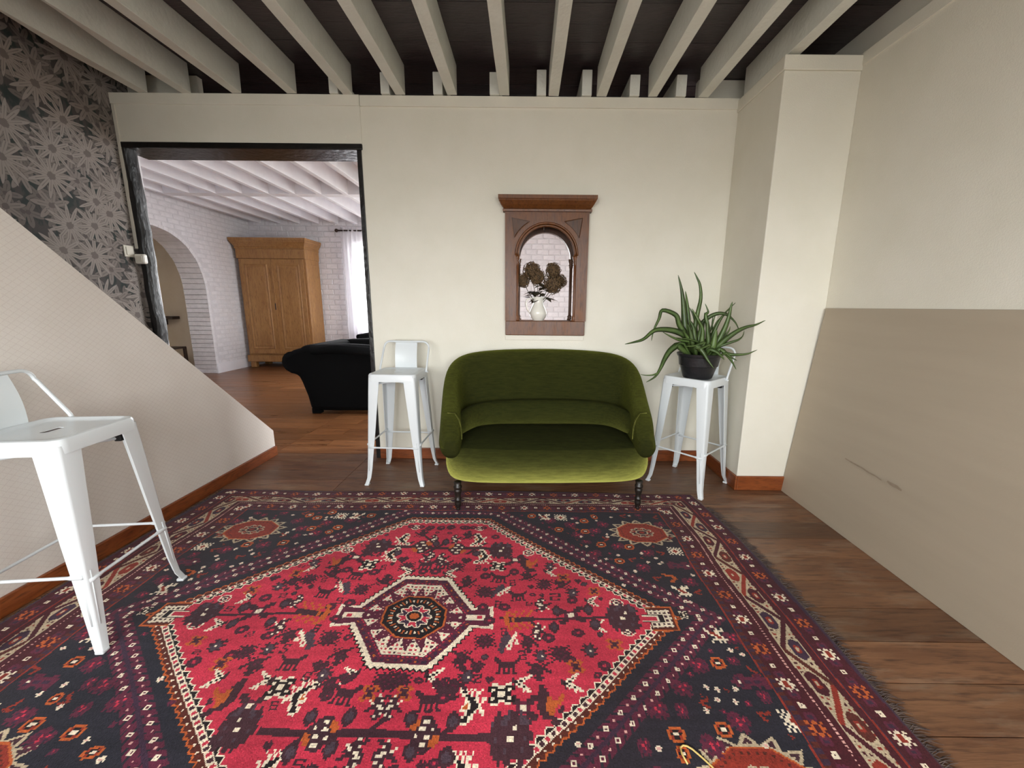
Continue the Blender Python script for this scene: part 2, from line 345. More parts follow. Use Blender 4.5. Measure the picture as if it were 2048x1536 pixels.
# doorway: black lintel, rough post, jamb
t1 = struct('trim_1', 'black painted timber frame around the wide doorway')
MB().box(-2.885, OX1 + 0.04, D0 - 0.012, D1 + 0.005, OZ, 2.315).build('lintel', M['black'], t1, bevel=0.006)
MB().box(OX1, OX1 + 0.032, D0 - 0.010, D1, 0, OZ).build('jamb', M['black'], t1, bevel=0.004)
R = []
for k in range(22):
    z = OZ * k / 21; j = lambda s: random.uniform(-s, s)
    x1 = -2.795 + j(0.007) - (0.0 if k < 20 else 0.006); x0 = -2.853 + j(0.004)
    R.append([(x0, D0 - 0.008 + j(.005), z), (x0 + .03, D0 - 0.014 + j(.006), z), (x1 - .015, D0 - 0.010 + j(.006), z), (x1, D0 + 0.015 + j(.006), z), (x1 + j(.004), D0 + 0.045 + j(.006), z), (x1 - .012, D0 + .07, z), (x0, D0 + .075, z)])
MB().rings(R).build('post', M['post'], t1, autosmooth=50)
# left wallpapered wall, right wall, pilaster, wall behind the camera
wl = struct('wall_left', 'wall papered with large grey-pink daisies on dark teal')
MB().box(XL - 0.1, XL, YFRONT - 0.2, D0, -0.02, 2.9).build('papered_face', M['daisy'], wl)
MB().box(XL - 0.1, XL, D0, 3.47, 2.45, 2.95).build('papered_face', M['daisy'], wl)
wr = struct('wall_right', 'cream painted side wall')
MB().box(XR, XR + 0.25, YFRONT - 0.2, D0 + 0.2, -0.02, 2.55).build('panel', M['wall'], wr)
MB().box(XR - 0.008, XR + 0.25, YFRONT - 0.2, D0 + 0.2, 2.55, ZW).build('wall_plate', M['wall'], wr, bevel=0.003)
MB().box(XR + 0.07, XR + 0.25, YFRONT - 0.2, 3.47, ZW, 2.9).build('upper_panel', M['wall'], wr)
pil = struct('wall_pilaster', 'cream painted chimney breast pier in the corner')
MB().box(1.432, XR, 2.55, D0, 0, 2.53).build('pier', M['wall'], pil, bevel=0.004)
MB().box(1.424, XR, 2.542, D0, 2.53, 2.606).build('pier_cap', M['wall'], pil, bevel=0.004)
wf = struct('wall_front', 'cream wall with two tall windows')
def wallwin(parent, wins, lo, hi, mk_box, z1=2.9):
    e = [lo] + [v for w_ in wins for v in (w_[0], w_[1])] + [hi]
    for i in range(0, len(e), 2): mk_box(e[i], e[i + 1], -0.02, z1)
    for w_ in wins: mk_box(w_[0], w_[1], -0.02, w_[2]); mk_box(w_[0], w_[1], w_[3], z1)
wallwin(wf, FW, -3.0, 2.2, lambda a, b, z0, z1: MB().box(a, b, YFRONT - 0.2, YFRONT, z0, z1).build('panel', M['wall'], wf))
def window(name, x0, x1, z0, z1, yc, axis='y', label=None, cols=2, rows=3):
    w_ = struct(name, label)
    def bx(a0, a1, b0, b1, d0, d1):
        return MB().box(a0, a1, yc + d0, yc + d1, b0, b1) if axis == 'y' else MB().box(yc + d0, yc + d1, a0, a1, b0, b1)
    t = 0.05
    fr = bx(x0, x0 + t, z0, z1, -.03, .03); o = bx(x1 - t, x1, z0, z1, -.03, .03); fr.add(o.v, o.f)
    for zz in (z0, z1 - t): o = bx(x0 + t, x1 - t, zz, zz + t, -.03, .03); fr.add(o.v, o.f)
    fr.build('window_frame', M['farwhite'], w_)
    for c in range(1, cols): xm = lerp(x0, x1, c / cols); bx(xm - .02, xm + .02, z0 + t, z1 - t, -.025, .025).build('mullion', M['farwhite'], w_)
    for c in range(cols):
        xa = lerp(x0, x1, c / cols) + (t if c == 0 else .02); xb = lerp(x0, x1, (c + 1) / cols) - (t if c == cols - 1 else .02)
        for r in range(rows):
            za = lerp(z0 + t, z1 - t, r / rows) + .008; zb = lerp(z0 + t, z1 - t, (r + 1) / rows) - .008
            bx(xa, xb, za, zb, -.003, .003).build('pane', M['glass'], w_)
            if r: bx(xa, xb, za - .016, za, -.012, .012).build('glazing_bar', M['farwhite'], w_)
    return w_
for i, (x0, x1, z0, z1) in enumerate(FW): window('window_%d' % (i + 1), x0, x1, z0, z1, YFRONT - 0.1, label='tall white framed window behind the viewer')
# stair: sloping wallpapered side and treads
def zs(y): return 0.213 + (3.094 - y) * 0.9385
ws = struct('wall_stair', 'sloping stair side papered with a small beige lattice')
prof = [(3.103, 0.0), (3.103, 0.205), (3.090, zs(3.090)), (0.45, zs(0.45)), (0.40, 2.36), (-1.4, 2.36), (-1.4, 0.0)]
MB().prism([(p[0], p[1]) for p in prof], 'x', XS - 0.055, XS).build('panel', M['lattice'], ws)
for k in range(11):
    y1 = 3.10 - k * 0.215; z = 0.09 + k * 0.2
    MB().box(XL, XS - 0.055, y1 - 0.245, y1, z - 0.03, z).build('tread', M['plank'], ws)
    MB().box(XL, XS - 0.055, y1 - 0.03, y1 - 0.015, z - 0.2 if k else 0, z - 0.03).build('riser', M['wall'], ws)
# skirting boards
def skirt(name, *boxes):
    o = struct(name, 'varnished red-brown wooden skirting board')
    for b in boxes: MB().box(*b).build('skirting_board', M['skirt'], o, bevel=0.004)
skirt('baseboard_back', (OX1 + 0.035, 1.432, D0 - 0.016, D0, 0, 0.09))
skirt('baseboard_pilaster', (1.416, 1.432, 2.534, D0 - 0.016, 0, 0.10), (1.432, XR, 2.534, 2.55, 0, 0.10))
skirt('baseboard_stair', (XS, XS + 0.016, YFRONT, 3.105, 0, 0.078))
skirt('baseboard_right', (XR - 0.016, XR, YFRONT, 2.534, 0, 0.09))
MB().box(OX1 - 0.03, OX1 + 0.02, 3.0, 3.2, 0, 0.004)

# ------------------------------------------------------------------ FAR ROOM
ZF = 2.74
cf = struct('ceiling_far', 'white painted ceiling with white joists and a crossing beam')
MB().box(-7.0, 2.3, 3.46, 8.5, ZF + 0.2, ZF + 0.23).build('ceiling_panel', M['farwhite'], cf)
for k in range(20):
    x = -5.25 + 0.375 * k
    if x > 2.0: break
    MB().box(x, x + 0.07, 3.47, YFAR, ZF, ZF + 0.2).build('joist', M['black'] if abs(x + 1.875) < .05 else M['farwhite'], cf, bevel=0.005)
for k in range(20):
    x = -5.25 + 0.375 * k
    MB().box(x + 0.0705, min(x + 0.3745, 2.1), 6.06, 6.22, ZF + 0.002, ZF + 0.2).build('cross_beam', M['farwhite'], cf)
    if x > 1.7: break
wfar = struct('wall_far', 'white painted brick wall with curtained window')
def fbox(a, b, z0, z1): MB().box(a, b, YFAR, YFAR + 0.35, z0, z1).build('backing', M['mortar'], wfar)
wallwin(wfar, [WC, WD], -7.0, 2.3, fbox, 3.0)
# individual bricks, laid in courses
CH, BL = 0.1, 0.225
bm_shared = {}
def brick_mesh(v):
    if v in bm_shared: return bm_shared[v]
    rr = random.Random(v); h = CH / 2 - 0.006; l = BL / 2 - 0.007
    q = lambda: rr.uniform(-.006, .006)
    P = [(-l + q(), 0.02, -h + q()), (l + q(), 0.02, -h + q()), (l + q(), 0.02, h + q()), (-l + q(), 0.02, h + q())]
    f = rr.uniform(.009, .016); F_ = [(p[0] * .93, -f + q() * .8, p[2] * .86) for p in P]
    me = bpy.data.meshes.new('brick'); me.from_pydata(P + F_, [], [(4, 5, 6, 7), (0, 1, 5, 4), (1, 2, 6, 5), (2, 3, 7, 6), (3, 0, 4, 7)])
    me.materials.append(M['brick']); bm_shared[v] = me; return me
rest = MB(); nb = 0
for r in range(int(3.0 / CH)):
    z = CH * (r + .5); x = -5.45 + (BL / 2 if r % 2 else 0)
    while x < 2.1:
        xc = x + BL / 2; x += BL
        if any(w_[0] - BL / 2 < xc < w_[1] + BL / 2 and w_[2] - CH / 2 < z < w_[3] + CH / 2 for w_ in (WC, WD)): continue
        show = (-4.05 < xc < -3.4 and 0.55 < z < 2.75) or (-0.55 < xc < 1.25 and 0.75 < z < 2.75)
        me = brick_mesh(random.randrange(40))
        if show and nb < 300:
            o = bpy.data.objects.new('brick', me); COL.objects.link(o); o.parent = wfar; o.location = (xc, YFAR, z); nb += 1
        else: rest.add([(v.co.x + xc, v.co.y + YFAR, v.co.z + z) for v in me.vertices], [tuple(p.vertices) for p in me.polygons])
rest.build('brickwork', M['brick'], wfar, kind='stuff')
window('window_3', *WC, YFAR + 0.2, label='white framed window behind a sheer curtain'); window('window_4', *WD, YFAR + 0.2, label='white framed window in the brick wall')
# right wall of the far room
wfr = struct('wall_far_right', 'white wall with a wide window')
wallwin(wfr, [WE], D1, YFAR, lambda a, b, z0, z1: MB().box(XFR, XFR + 0.25, a, b, z0, z1).build('panel', M['farwhite'], wfr), 3.0)
window('window_5', *WE, XFR + 0.1, axis='x', label='wide white framed window of the far room', cols=3)
# back of the near wall, seen only from the far side, closes left strip
MB().box(-7.0, -2.95, D1 - 0.1, D1, 0, 3.0).build('return_panel', M['farwhite'], wb)
# left brick wall with arch
wfl = struct('wall_far_left', 'white painted brick wall with a wide arch')
AC, AA, AZ, AB = 5.98, 0.96, 1.36, 0.96
def archz(y):
    d = abs(y - AC) / AA
    return -1 if d >= 1 else AZ + AB * (1 - d ** 2.3) ** (1 / 2.3)
N = 36; ys = [AC + AA * math.cos(math.pi * k / N) for k in range(N + 1)]
top = [(yy, archz(yy) if 0 < k < N else AZ) for k, yy in enumerate(ys)]
TH = 0.38
mb = MB()
for xx in (XFL, XFL - TH):
    v = [(xx, D1, 0), (xx, AC - AA, 0), (xx, AC + AA, 0), (xx, YFAR, 0)]
    for k in range(N):
        (ya, za), (yb, zb) = top[k], top[k + 1]
        mb.add([(xx, ya, za), (xx, yb, zb), (xx, yb, 3.0), (xx, ya, 3.0)], [(0, 1, 2, 3)])
    mb.add([(xx, D1, 0), (xx, AC - AA, 0), (xx, AC - AA, 3.0), (xx, D1, 3.0)], [(0, 1, 2, 3)])
    mb.add([(xx, AC + AA, 0), (xx, YFAR, 0), (xx, YFAR, 3.0), (xx, AC + AA, 3.0)], [(0, 1, 2, 3)])
mb.build('backing', M['mortar'], wfl)
mb = MB()
for r in range(40):
    z = 0.075 * (r + .5); yy = D1 + (0.11 if r % 2 else 0)
    while yy < YFAR:
        yc = yy + .11; yy += .22
        ye = yc - .10 if yc > AC else yc + .10
        if (yc - AC) * (ye - AC) < 0 or (abs(ye - AC) < AA and z < archz(ye) + .03):
            if z < archz(ye if (yc - AC) * (ye - AC) > 0 else AC) + .03: continue
        f = random.uniform(.003, .007)
        mb.add([(XFL - .01, yc - .104, z - .032), (XFL - .01, yc + .104, z - .032), (XFL - .01, yc + .104, z + .032), (XFL - .01, yc - .104, z + .032),
                (XFL + f, yc - .098, z - .027), (XFL + f, yc + .098, z - .027), (XFL + f, yc + .098, z + .027), (XFL + f, yc - .098, z + .027)],
               [(4, 5, 6, 7), (0, 1, 5, 4), (1, 2, 6, 5), (2, 3, 7, 6), (3, 0, 4, 7)])
mb.build('brickwork', M['brick'], wfl, kind='stuff')
# bricks lining the arch
path = [(AC + AA, z) for z in np.arange(0.0, AZ, 0.075)] + [p for p in top]
path = [(AC + AA, 0.075 * k) for k in range(19)]
Lq = 0; pts = top + [(AC - AA, AZ - 0.075 * k) for k in range(1, 19)]
dense = []
for (a, b) in zip(pts[:-1], pts[1:]):
    for q in range(6): dense.append((lerp(a[0], b[0], q / 6), lerp(a[1], b[1], q / 6)))
acc = 0; seq = [dense[0]]
for a, b in zip(dense[:-1], dense[1:]):
    acc += math.dist(a, b)
    if acc > 0.078: seq.append(b); acc = 0
seq = path + seq[1:]
for a, b in zip(seq[:-1], seq[1:]):
    d = Vector((b[0] - a[0], b[1] - a[1])); L = d.length
    if L < .02: continue
    d /= L; nrm = Vector((-d.y, d.x))
    if (Vector((AC, 1.2)) - Vector(a)).dot(nrm) < 0: nrm = -nrm
    p0 = Vector(a) + d * .003; p1 = Vector(b) - d * .003; jj = random.uniform(0.0, .006)
    q = [p0 - nrm * .05, p1 - nrm * .05, p1 + nrm * jj, p0 + nrm * jj]
    MB().prism([tuple(v) for v in q], 'x', XFL - TH, XFL + .004).build('arch_brick', M['brick'], wfl)
MB().box(XFL, XFL + .02, AC + AA + .0, YFAR - 0.03, 0, 0.17).build('skirting_board', M['farwhite'], wfl)
MB().box(-7.05, -6.75, D1, YFAR, 0, 3.0).build('alcove_wall', M['farcream'], wfl)
MB().box(-6.75, XFL - TH, 7.2, 7.3, 0, 3.0).build('alcove_wall', M['farcream'], wfl)

# ------------------------------------------------------------------ RUG
U_, V_ = 1.575, 1.09; CS = 0.004
RC = (-0.433, 1.375)
nu, nv = int(2 * U_ / CS), int(2 * V_ / CS)
PAL = {'R': '#bd3146', 'r': '#a83042', 'N': '#25242d', 'D': '#41262e', 'K': '#1e1719', 'W': '#e6d6bd', 'P': '#5a2236', 'M': '#46161f', 'B': '#54241c', 'O': '#b5582a', 'G': '#4a3a44', 'V': '#3a2638', 'C': '#d8a49a', 'E': '#8a2f22', 'Y': '#b8a68a'}
KEYS = list(PAL); KI = {k: i for i, k in enumerate(KEYS)}
cu = -U_ + CS * (np.arange(nu) + .5); cv = -V_ + CS * (np.arange(nv) + .5)
GU, GV = np.meshgrid(cu, cv)
wob = 0.006 * np.sin(GV * 5.1 + .6) + 0.004 * np.sin(GV * 13 + GU * 3); wov = 0.005 * np.sin(GU * 4.3) + 0.003 * np.sin(GU * 15 + GV * 4)
GU = GU + wob; GV = GV + wov
C = np.full(GU.shape, KI['N'], np.int16)
def setm(mask, k): C[mask] = KI[k]
aU, aV = np.abs(GU), np.abs(GV)
def triw(x, p): return np.abs(((x / p) % 1.0) - .5) * 2
# dark ground: left end darker brown-black knots
# diagonal feather band
s = np.maximum((aV - .685) * 1.0, .667 * aU + .745 * aV - .645)
along = .745 * aU - .667 * aV
bandc = s - .135
flat = (aV - .685) > (.667 * aU + .745 * aV - .645)
alng = np.where(flat, GU, along)
sl = np.abs(bandc) < .040
feather = ((alng * 1.0 + np.abs(bandc) * .9) / .034 % 1.0)
setm(sl & (feather < .72), 'P'); setm(np.abs(bandc) < .006, 'V')
ph = (alng + .9 * .022) / .068
cell = np.abs((ph % 1.0) - .5) * .068; rr = cell + np.abs(np.abs(bandc) - .022) * 1.0
setm((rr < .0105), 'W'); setm(rr < .004, 'P')
rr2 = np.abs(((ph + .5) % 1.0) - .5) * .068 + np.abs(np.abs(bandc) - .022); setm(rr2 < .013, 'P'); setm(rr2 < .005, 'C')
# hexagon frame layers
saw = triw(alng, .036) * .014; saw2 = triw(alng, .03) * .010
hs = s
setm(hs < .056 + saw2 - .004, 'O'); setm(hs < .052 + saw2 - .006, 'B')
dots = (hs > .040) & (hs < .046) & ((alng / .03 % 1.0) > .38) & ((alng / .03 % 1.0) < .6); setm(dots, 'W')
setm(hs < .033, 'W'); sq = (hs > .017) & (hs < .030); t_ = (alng / .022 % 2.0); setm(sq & (t_ < .62), 'D'); setm(sq & (t_ > 1.0) & (t_ < 1.55), 'R'); setm(hs < .014, 'K')
setm(hs < .0 + saw - .001, 'W'); setm(hs < -.006 + saw, 'R')
# tips of the hexagon
tip = (aU > .93) & (aU < 1.015) & (aV < .055 - (aU - .93) * .1)
setm((aU > .925) & (aU < 1.03) & (aV < .062), 'O'); setm((aU > .925) & (aU < 1.022) & (aV < .055), 'B'); setm(tip & (aV < .045), 'W'); setm(tip & (aV < .045) & (((aU / .018) % 1 < .55)) & (((aV / .018) % 1 > .3) & ((aV / .018) % 1 < .85)), 'D'); setm((aU < .985) & (aU > .9) & (aV < .020), 'K'); setm((aU > .90) & (aU < .965) & (aV < .016), 'W'); setm((aU > .86) & (aU < .958) & (aV < .010), 'R')
# medallion
ms = np.maximum(aV - .228, .80 * aU + .60 * aV - .215); mal = .60 * aU - .80 * aV
mal = np.where((aV - .228) > (.80 * aU + .60 * aV - .215), GU, mal)
msaw = triw(mal, .022) * .011
box = (aU > .19) & (aU < .315) & (aV < .045 + (aU - .2) * .12)
boxi = (aU > .19) & (aU < .302) & (aV < .034 + (aU - .2) * .12)
setm(ms < .008 + msaw, 'K'); setm(ms < .001 + msaw, 'W'); setm(box, 'W'); setm((ms < -.012) | boxi, 'P')
setm((ms < -.018) & (ms > -.030) & (mal / .024 % 1 < .6), 'V'); setm((ms < -.021) & (ms > -.028) & (mal / .048 % 1 < .2), 'O')
setm((ms < -.037) & (ms > -.042) & (mal / .016 % 1 < .5), 'R')
setm(ms < -.046, 'W')
setm((aU > .205) & (aU < .285) & (aV < .014), 'W'); setm((aU > .25) & (aU < .27) & (aV < .008), 'R')
chk = (ms < -.052) & (((GU / .018) % 1) < .5) & (((GV / .018) % 1) < .5); setm(chk, 'R'); setm(chk & ((np.floor(GU / .018) + np.floor(GV / .018)) % 3 == 0), 'D')
ray = .112 + .060 * triw(np.arctan2(GV, GU * 1.0) * 8 / math.pi, 1.0); rad = np.sqrt((GU * .82) ** 2 + (GV * 1.05) ** 2)
setm(rad < ray, 'P'); setm((rad < ray - .012) & (((GU / .02) % 1 < .25) & ((GV / .02) % 1 < .25)), 'C')
setm((np.abs(aU - .185) ** 2 + aV ** 2) < .024 ** 2, 'P'); setm((np.abs(aU - .185) ** 2 + aV ** 2) < .006 ** 2, 'W')
oc = np.maximum(np.maximum(aU * .86, aV), (aU * .86 + aV) * .72); setm(oc < .110, 'O'); setm(oc < .103, 'K')
ang = np.arctan2(GV, GU * .86); orr = np.sqrt((GU * .86) ** 2 + GV ** 2)
setm((oc < .09) & (oc > .072) & ((ang / (math.pi / 10)) % 1 < .22), 'O'); setm((oc < .086) & (oc > .074) & (((ang / (math.pi / 10)) % 1 > .5) & ((ang / (math.pi / 10)) % 1 < .72)), 'W')
pet = .062 * (.78 + .22 * np.abs(np.cos(ang * 5))); setm(orr < pet, 'W'); setm(orr < pet - .006, 'R'); setm((orr < pet - .006) & ((ang / (math.pi / 5)) % 2 < 1), 'V'); setm((orr < pet) & (np.abs(np.sin(ang * 5)) < .14) & (orr > .025), 'W')
setm(orr < .030, 'W'); setm(orr < .026, 'K'); setm(orr < .016, 'O')
# sprites
SP = {
'BIRDW': ["......WWW.....", ".....WKKKW....", "....WWKKWW....", "W...WKKW......", "WW.WKKKWWW....", ".WWKKKWOOW....", "..WKKKWOW.....", ".W.WKKKWW.....", "WW.WWKKKW.....", "....W.WKKWW...", "...WW.W.WKKW..", "..W..W.W.WWW.."],
'ROSE': ["..DDDD..", ".DPDDPD.", "DDDPPDDD", "DPPRRPPD", "DPPRRPPD", "DDDPPDDD", ".DPDDPD.", "..DDDD.."],
'ROSEW': ["..WWWW..", ".WRDDRW.", "WDDWWDDW", "WRWDDWRW", "WRWDDWRW", "WDDWWDDW", ".WRDDRW.", "..WWWW.."],
'CROSS': ["DD....DD", "DDD..DDD", ".DDPPDD.", "..PWWP..", "..PWWP..", ".DDPPDD.", "DDD..DDD", "DD....DD"],
'CROSSW': [".WW..WW.", "KKKWWKKK", "KWKKKKWK", ".KKWWKK.", ".KKWWKK.", "KWKKKKWK", "KKKWWKKK", ".WW..WW."],
'COMBO': [".......DD.", "......DDD.", "O....DDDD.", "OO..OODDD.", ".OOOOODDD.", "D.OOOODDD.", "DD.OOODDD.", "...OODDD..", "..DDDDD...", ".DDD......"],
'COMBW': ["W...GG....", "WW.GGGG...", ".WWGGGGG..", "W.WWGGGG..", "WW.WWGGGG.", "...W.WGGG.", "....WW.GGG", ".......GG."],
'BIRD': ["....DD....", "...DDDD...", "....DD.D..", "D..DDDDD..", "DD.DDDDDD.", ".DDDPDDD..", "..DDDPD...", ".D.DDDD...", "D.D.DDDD..", "...D...DD."],
'ANIM': ["D........DD", "DD......DDD", ".DDDDDDDDD.", "..DDDDDDD..", "..DDDDDDD..", "..D.D.D.D..", "..D.D.D.D..", ".DD.DDD.DD."],
'STAR': ["D..D.D..D", ".DDDPDDD.", "D.DPDPD.D", ".DPDDDPD.", "DDDDPDDDD", ".DPDDDPD.", "D.DPDPD.D", ".DDDPDDD.", "D..D.D..D"],
'ZIGW': ["WW........", ".WWW......", "..WKWW..D.", "...WKKWDD.", "....WWKKD.", "...WWKWD..", "..WKWW.D..", ".WWW......", "WW.W......"],
'PLANT': ["..D..D..", ".DDGDDD.", "..DGGD..", "DDGGGGDD", ".DGWGGD.", "..GGGG..", ".DDGGDD.", "...DD..."],
'ORAN': [".OO..OO.", "OOPOOPOO", ".OPDDPO.", "..ODDO..", ".OPDDPO.", "OOPOOPOO", ".OO..OO."],
'TREE': ["O..O..O..OO.", ".O..O..OO.O.", "..O..O.O..OO", "DDDDDDDDODOO", "DDDDDDDDODOO", "..O..O.O..OO", ".O..O..OO.O.", "O..O..O..OO."],
'ESS': ["DDDD", "D..D", "D...", "DDDD", "...D", "D..D", "DDDD"],
'BIRDB': ["....DD...", "...DWDD..", "....DDW..", "DD..DDDD.", ".DDDDWWD.", "..DDWWDD.", "..WDDDD..", ".W.DDW...", "...DDDD..", "....W.DD."],
'BLOB': ["...G..DG..D...", ".DGGDDDGGDDD..", "DGGGDDDDGGDDG.", ".DDDDWDDDDDDD.", "DDDDDDDDDDDDDD", "DDGDDDWWDDDGDD", ".DDDDDDDDDDDD.", "DDDGDDDDGDDDD.", ".DDDDDDDDDDD..", "...DD..DD.D..."],
'POM': ["...DDDD...", "..DDWWDOO.", ".DDDDDDOOO", "DDWDDWWDOO", "DDDDDDDDDD", "OODWWDDWDD", "OOODDDDDD.", ".OODWWDD..", "...DDDD..."],
'BULB': ["..DD..", ".DDDD.", "DDGGDD", "DGGGGD", "DGGGGD", "DDGGDD", ".DDDD.", "..DD.."],
'HEART': ["..DD.DD.", ".DDPDDPD", "DDPDDDDD", ".DDDDPD.", "..DDDD..", "...DD..."],
'NFLO': ["W.W.W.W.W", ".W.WWW.W.", "W.WWEWW.W", ".WWEEEWW.", "W.WWEWW.W", ".W.WWW.W.", "W.W.W.W.W"],
'NORA': [".OOOO.", "OEKKEO", "OKWWKO", "OEKKEO", ".OOOO."],
'NPUR': [".PP.PPP.", "PPRPPPPP", "PVPPRPVP", ".PPRPPPP", "PPPPVPP.", ".P.PP.P."],
'NWHI': [".WW.", "WCCW", ".WW."],
'NRED': ["E.....", "EE....", ".EEE..", "...EE.", "..EE..", ".EE..."],
'NHOO': ["OO....", ".OOOO.", "....OO", "....OO", "...OO.", "..OO.."],
'NELE': ["..PPP...PP.", ".PVPPPPPPPP", "PPWPVVPVVPP", ".PVPPPPPPPP", "..PPP..P.PP"],
'NZIG': ["W....W.W", "WW..WWWW", ".WEEWW..", "..WEEW..", "...WEEW.", "..WWWWWW", ".W..W.W."],
'FW': ["..WW..", "W.WW.W", ".WEEW.", "WWEEWW", ".WEEW.", "W.WW.W", "..WW.."],
'FO': ["..OO..", "O.OO.O", ".OMMO.", "OOMMOO", ".OMMO.", "O.OO.O", "..OO.."],
'FP': [".PP.PP.", "PPPPPPP", "PPVVVPP", "PPVVVPP", "PPPPPPP", ".PP.PP."],
'SQ': ["WWW", "WMW", "WWW"],
}
def sprite(name, u, v, w, h=None, flip=False, rot=0.0, vflip=False):
    g = SP[name]; nr, nc = len(g), max(map(len, g)); h = h or w * nr / nc
    R_ = math.hypot(w, h) / 2 + .01
    i0, i1 = max(0, int((u - R_ + U_) / CS)), min(nu, int((u + R_ + U_) / CS) + 1); j0, j1 = max(0, int((v - R_ + V_) / CS)), min(nv, int((v + R_ + V_) / CS) + 1)
    if i1 <= i0 or j1 <= j0: return
    gu = GU[j0:j1, i0:i1] - u; gv = GV[j0:j1, i0:i1] - v; c, s_ = math.cos(rot), math.sin(rot)
    a = (gu * c + gv * s_) / w; b = (-gu * s_ + gv * c) / h
    if flip: a = -a
    if vflip: b = -b
    ci = np.floor((a + .5) * nc).astype(int); ri = np.floor((.5 - b) * nr).astype(int)
    ok = (ci >= 0) & (ci < nc) & (ri >= 0) & (ri < nr)
    T = np.full((nr, nc), -1, np.int16)
    for r_, line in enumerate(g):
        for c_, ch in enumerate(line):
            if ch != '.': T[r_, c_] = KI[ch]
    val = np.where(ok, T[np.clip(ri, 0, nr - 1), np.clip(ci, 0, nc - 1)], -1)
    sub = C[j0:j1, i0:i1]; sub[val >= 0] = val[val >= 0]
# stems
for sv in (.455, -.445):
    setm((np.abs(GV - sv) < .011) & (aU < .34), 'D')
setm((aV < .006) & (aU > .34) & (aU < .80), 'D')
for sv in (.455, -.445):
    for su in (-.19, -.02, .19):
        for sg in (-1, 1): setm((np.abs((GU - su) - (GV - sv) * .9) < .010) & (np.sign(GV - sv) == sg) & (np.abs(GV - sv) < .05), 'D')
FIELD = {
'WB': [(0.19, 0.53), (0.21, 0.39), (0.255, -0.345), (0.255, -0.55)],
'WR': [(0.17, 0.64), (0.45, 0.42), (0.64, 0.28), (0.82, 0.09), (0.82, -0.06), (0.67, -0.26), (0.51, -0.41)],
'RO': [(0.03, 0.64), (0.10, 0.64), (0.52, 0.39), (0.67, 0.24), (0.73, 0.19), (0.79, 0.14), (0.75, -0.18), (0.70, -0.21), (0.64, -0.31), (0.56, -0.37), (0.44, -0.50), (0.48, -0.46), (0.18, -0.33), (0.03, 0.28), (0.64, 0.10), (0.64, -0.08), (.30, .60), (.37, .56), (.24, .64), (.40, .50), (.38, .28), (.26, .25), (.08, -.55), (.60, -.18), (.86, .05), (.28, .06), (.30, -.02), (.36, .05), (.52, -.10)],
'CR': [(0.38, 0.38), (0.62, 0.01), (0.42, -0.37)],
'CW': [(0.30, 0.32), (0.35, -0.31)],
'CO': [(0.46, 0.34), (0.51, -0.34)],
'CB': [(0.34, 0.16), (0.37, -0.12)],
'BI': [(0.44, 0.25), (0.19, 0.21), (0.44, -0.11), (0.21, -0.19), (0.48, -0.24), (0.20, -0.30), (0.59, 0.20), (.12, .58), (.34, .42)],
'AN': [(0.32, 0.24), (0.42, 0.13), (0.36, -0.22), (0.13, -0.33), (0.04, 0.33)],
'ST': [(0.52, 0.20), (0.26, 0.15), (0.29, -0.12), (0.55, -0.17), (0.03, -0.28), (.12, .30)],
'WZ': [(0.54, 0.29), (0.72, 0.09), (0.73, -0.05), (0.57, -0.27), (0.13, -0.25), (0.10, 0.26), (0.42, -0.28)],
'PL': [(0.63, 0.15), (0.48, -0.17), (0.66, -0.14), (0.23, -0.25), (.55, .33)],
'OR': [(0.74, 0.14), (0.77, -0.12), (0.61, -0.22), (0.60, 0.24), (.06, -.32)],
'TR': [(0.42, 0.0)], 'SS': [(0.42, -0.17), (0.28, -0.27), (0.22, 0.30), (0.39, 0.20), (.33, .07), (.35, -.06)],
'BW': [(0.50, 0.07), (0.50, -0.06), (0.06, 0.53), (0.04, 0.38), (0.03, -0.37), (.04, -.50)],
'BL': [(0.31, 0.455), (0.395, -0.445), (0.83, 0.01)], 'PO': [(0.10, 0.455), (0.15, -0.445)],
'BU': [(0.03, 0.50), (0.20, 0.405), (0.10, -0.39), (0.21, -0.395), (0.11, -0.49), (0.21, -0.49), (0.56, 0.05), (0.55, -0.04), (0.70, -0.04), (0.70, 0.04)],
'HE': [(0.27, -0.22), (0.16, -0.28), (.47, .44), (.15, .36)]}
SPEC = {'WB': ('BIRDW', .085, .10), 'WR': ('ROSEW', .046, .040), 'RO': ('ROSE', .040, .036), 'CR': ('CROSS', .085, .072), 'CW': ('CROSSW', .07, .062), 'CO': ('COMBO', .075, .10), 'CB': ('COMBW', .07, .075), 'BI': ('BIRD', .075, .07), 'AN': ('ANIM', .075, .06), 'ST': ('STAR', .066, .06), 'WZ': ('ZIGW', .06, .06), 'PL': ('PLANT', .055, .05), 'OR': ('ORAN', .05, .045), 'TR': ('TREE', .11, .09), 'SS': ('ESS', .022, .032), 'BW': ('BIRDB', .065, .075), 'BL': ('BLOB', .105, .12), 'PO': ('POM', .085, .09), 'BU': ('BULB', .035, .05), 'HE': ('HEART', .05, .04)}
rr_ = random.Random(3)
for k, lst in FIELD.items():
    nm, w, h = SPEC[k]; w *= 1.15; h *= 1.15
    for (u, v) in lst:
        for sg in (1, -1):
            ju, jv = rr_.uniform(-.012, .012), rr_.uniform(-.010, .010)
            if s[min(nv - 1, max(0, int((v + V_) / CS))), min(nu - 1, max(0, int((abs(u) + U_) / CS)))] > -.022: continue
            sprite(nm, sg * u + ju, v + jv, w * rr_.uniform(.9, 1.1), h * rr_.uniform(.9, 1.1), flip=(sg > 0), rot=sg * rr_.uniform(-.15, .15), vflip=(v < 0 and k in ('WB', 'BW', 'BI')))
for u in np.arange(-.2, .21, .057): sprite('ROSE', u, .645, .036, .03); sprite('ROSE', u, -.645, .036, .03)
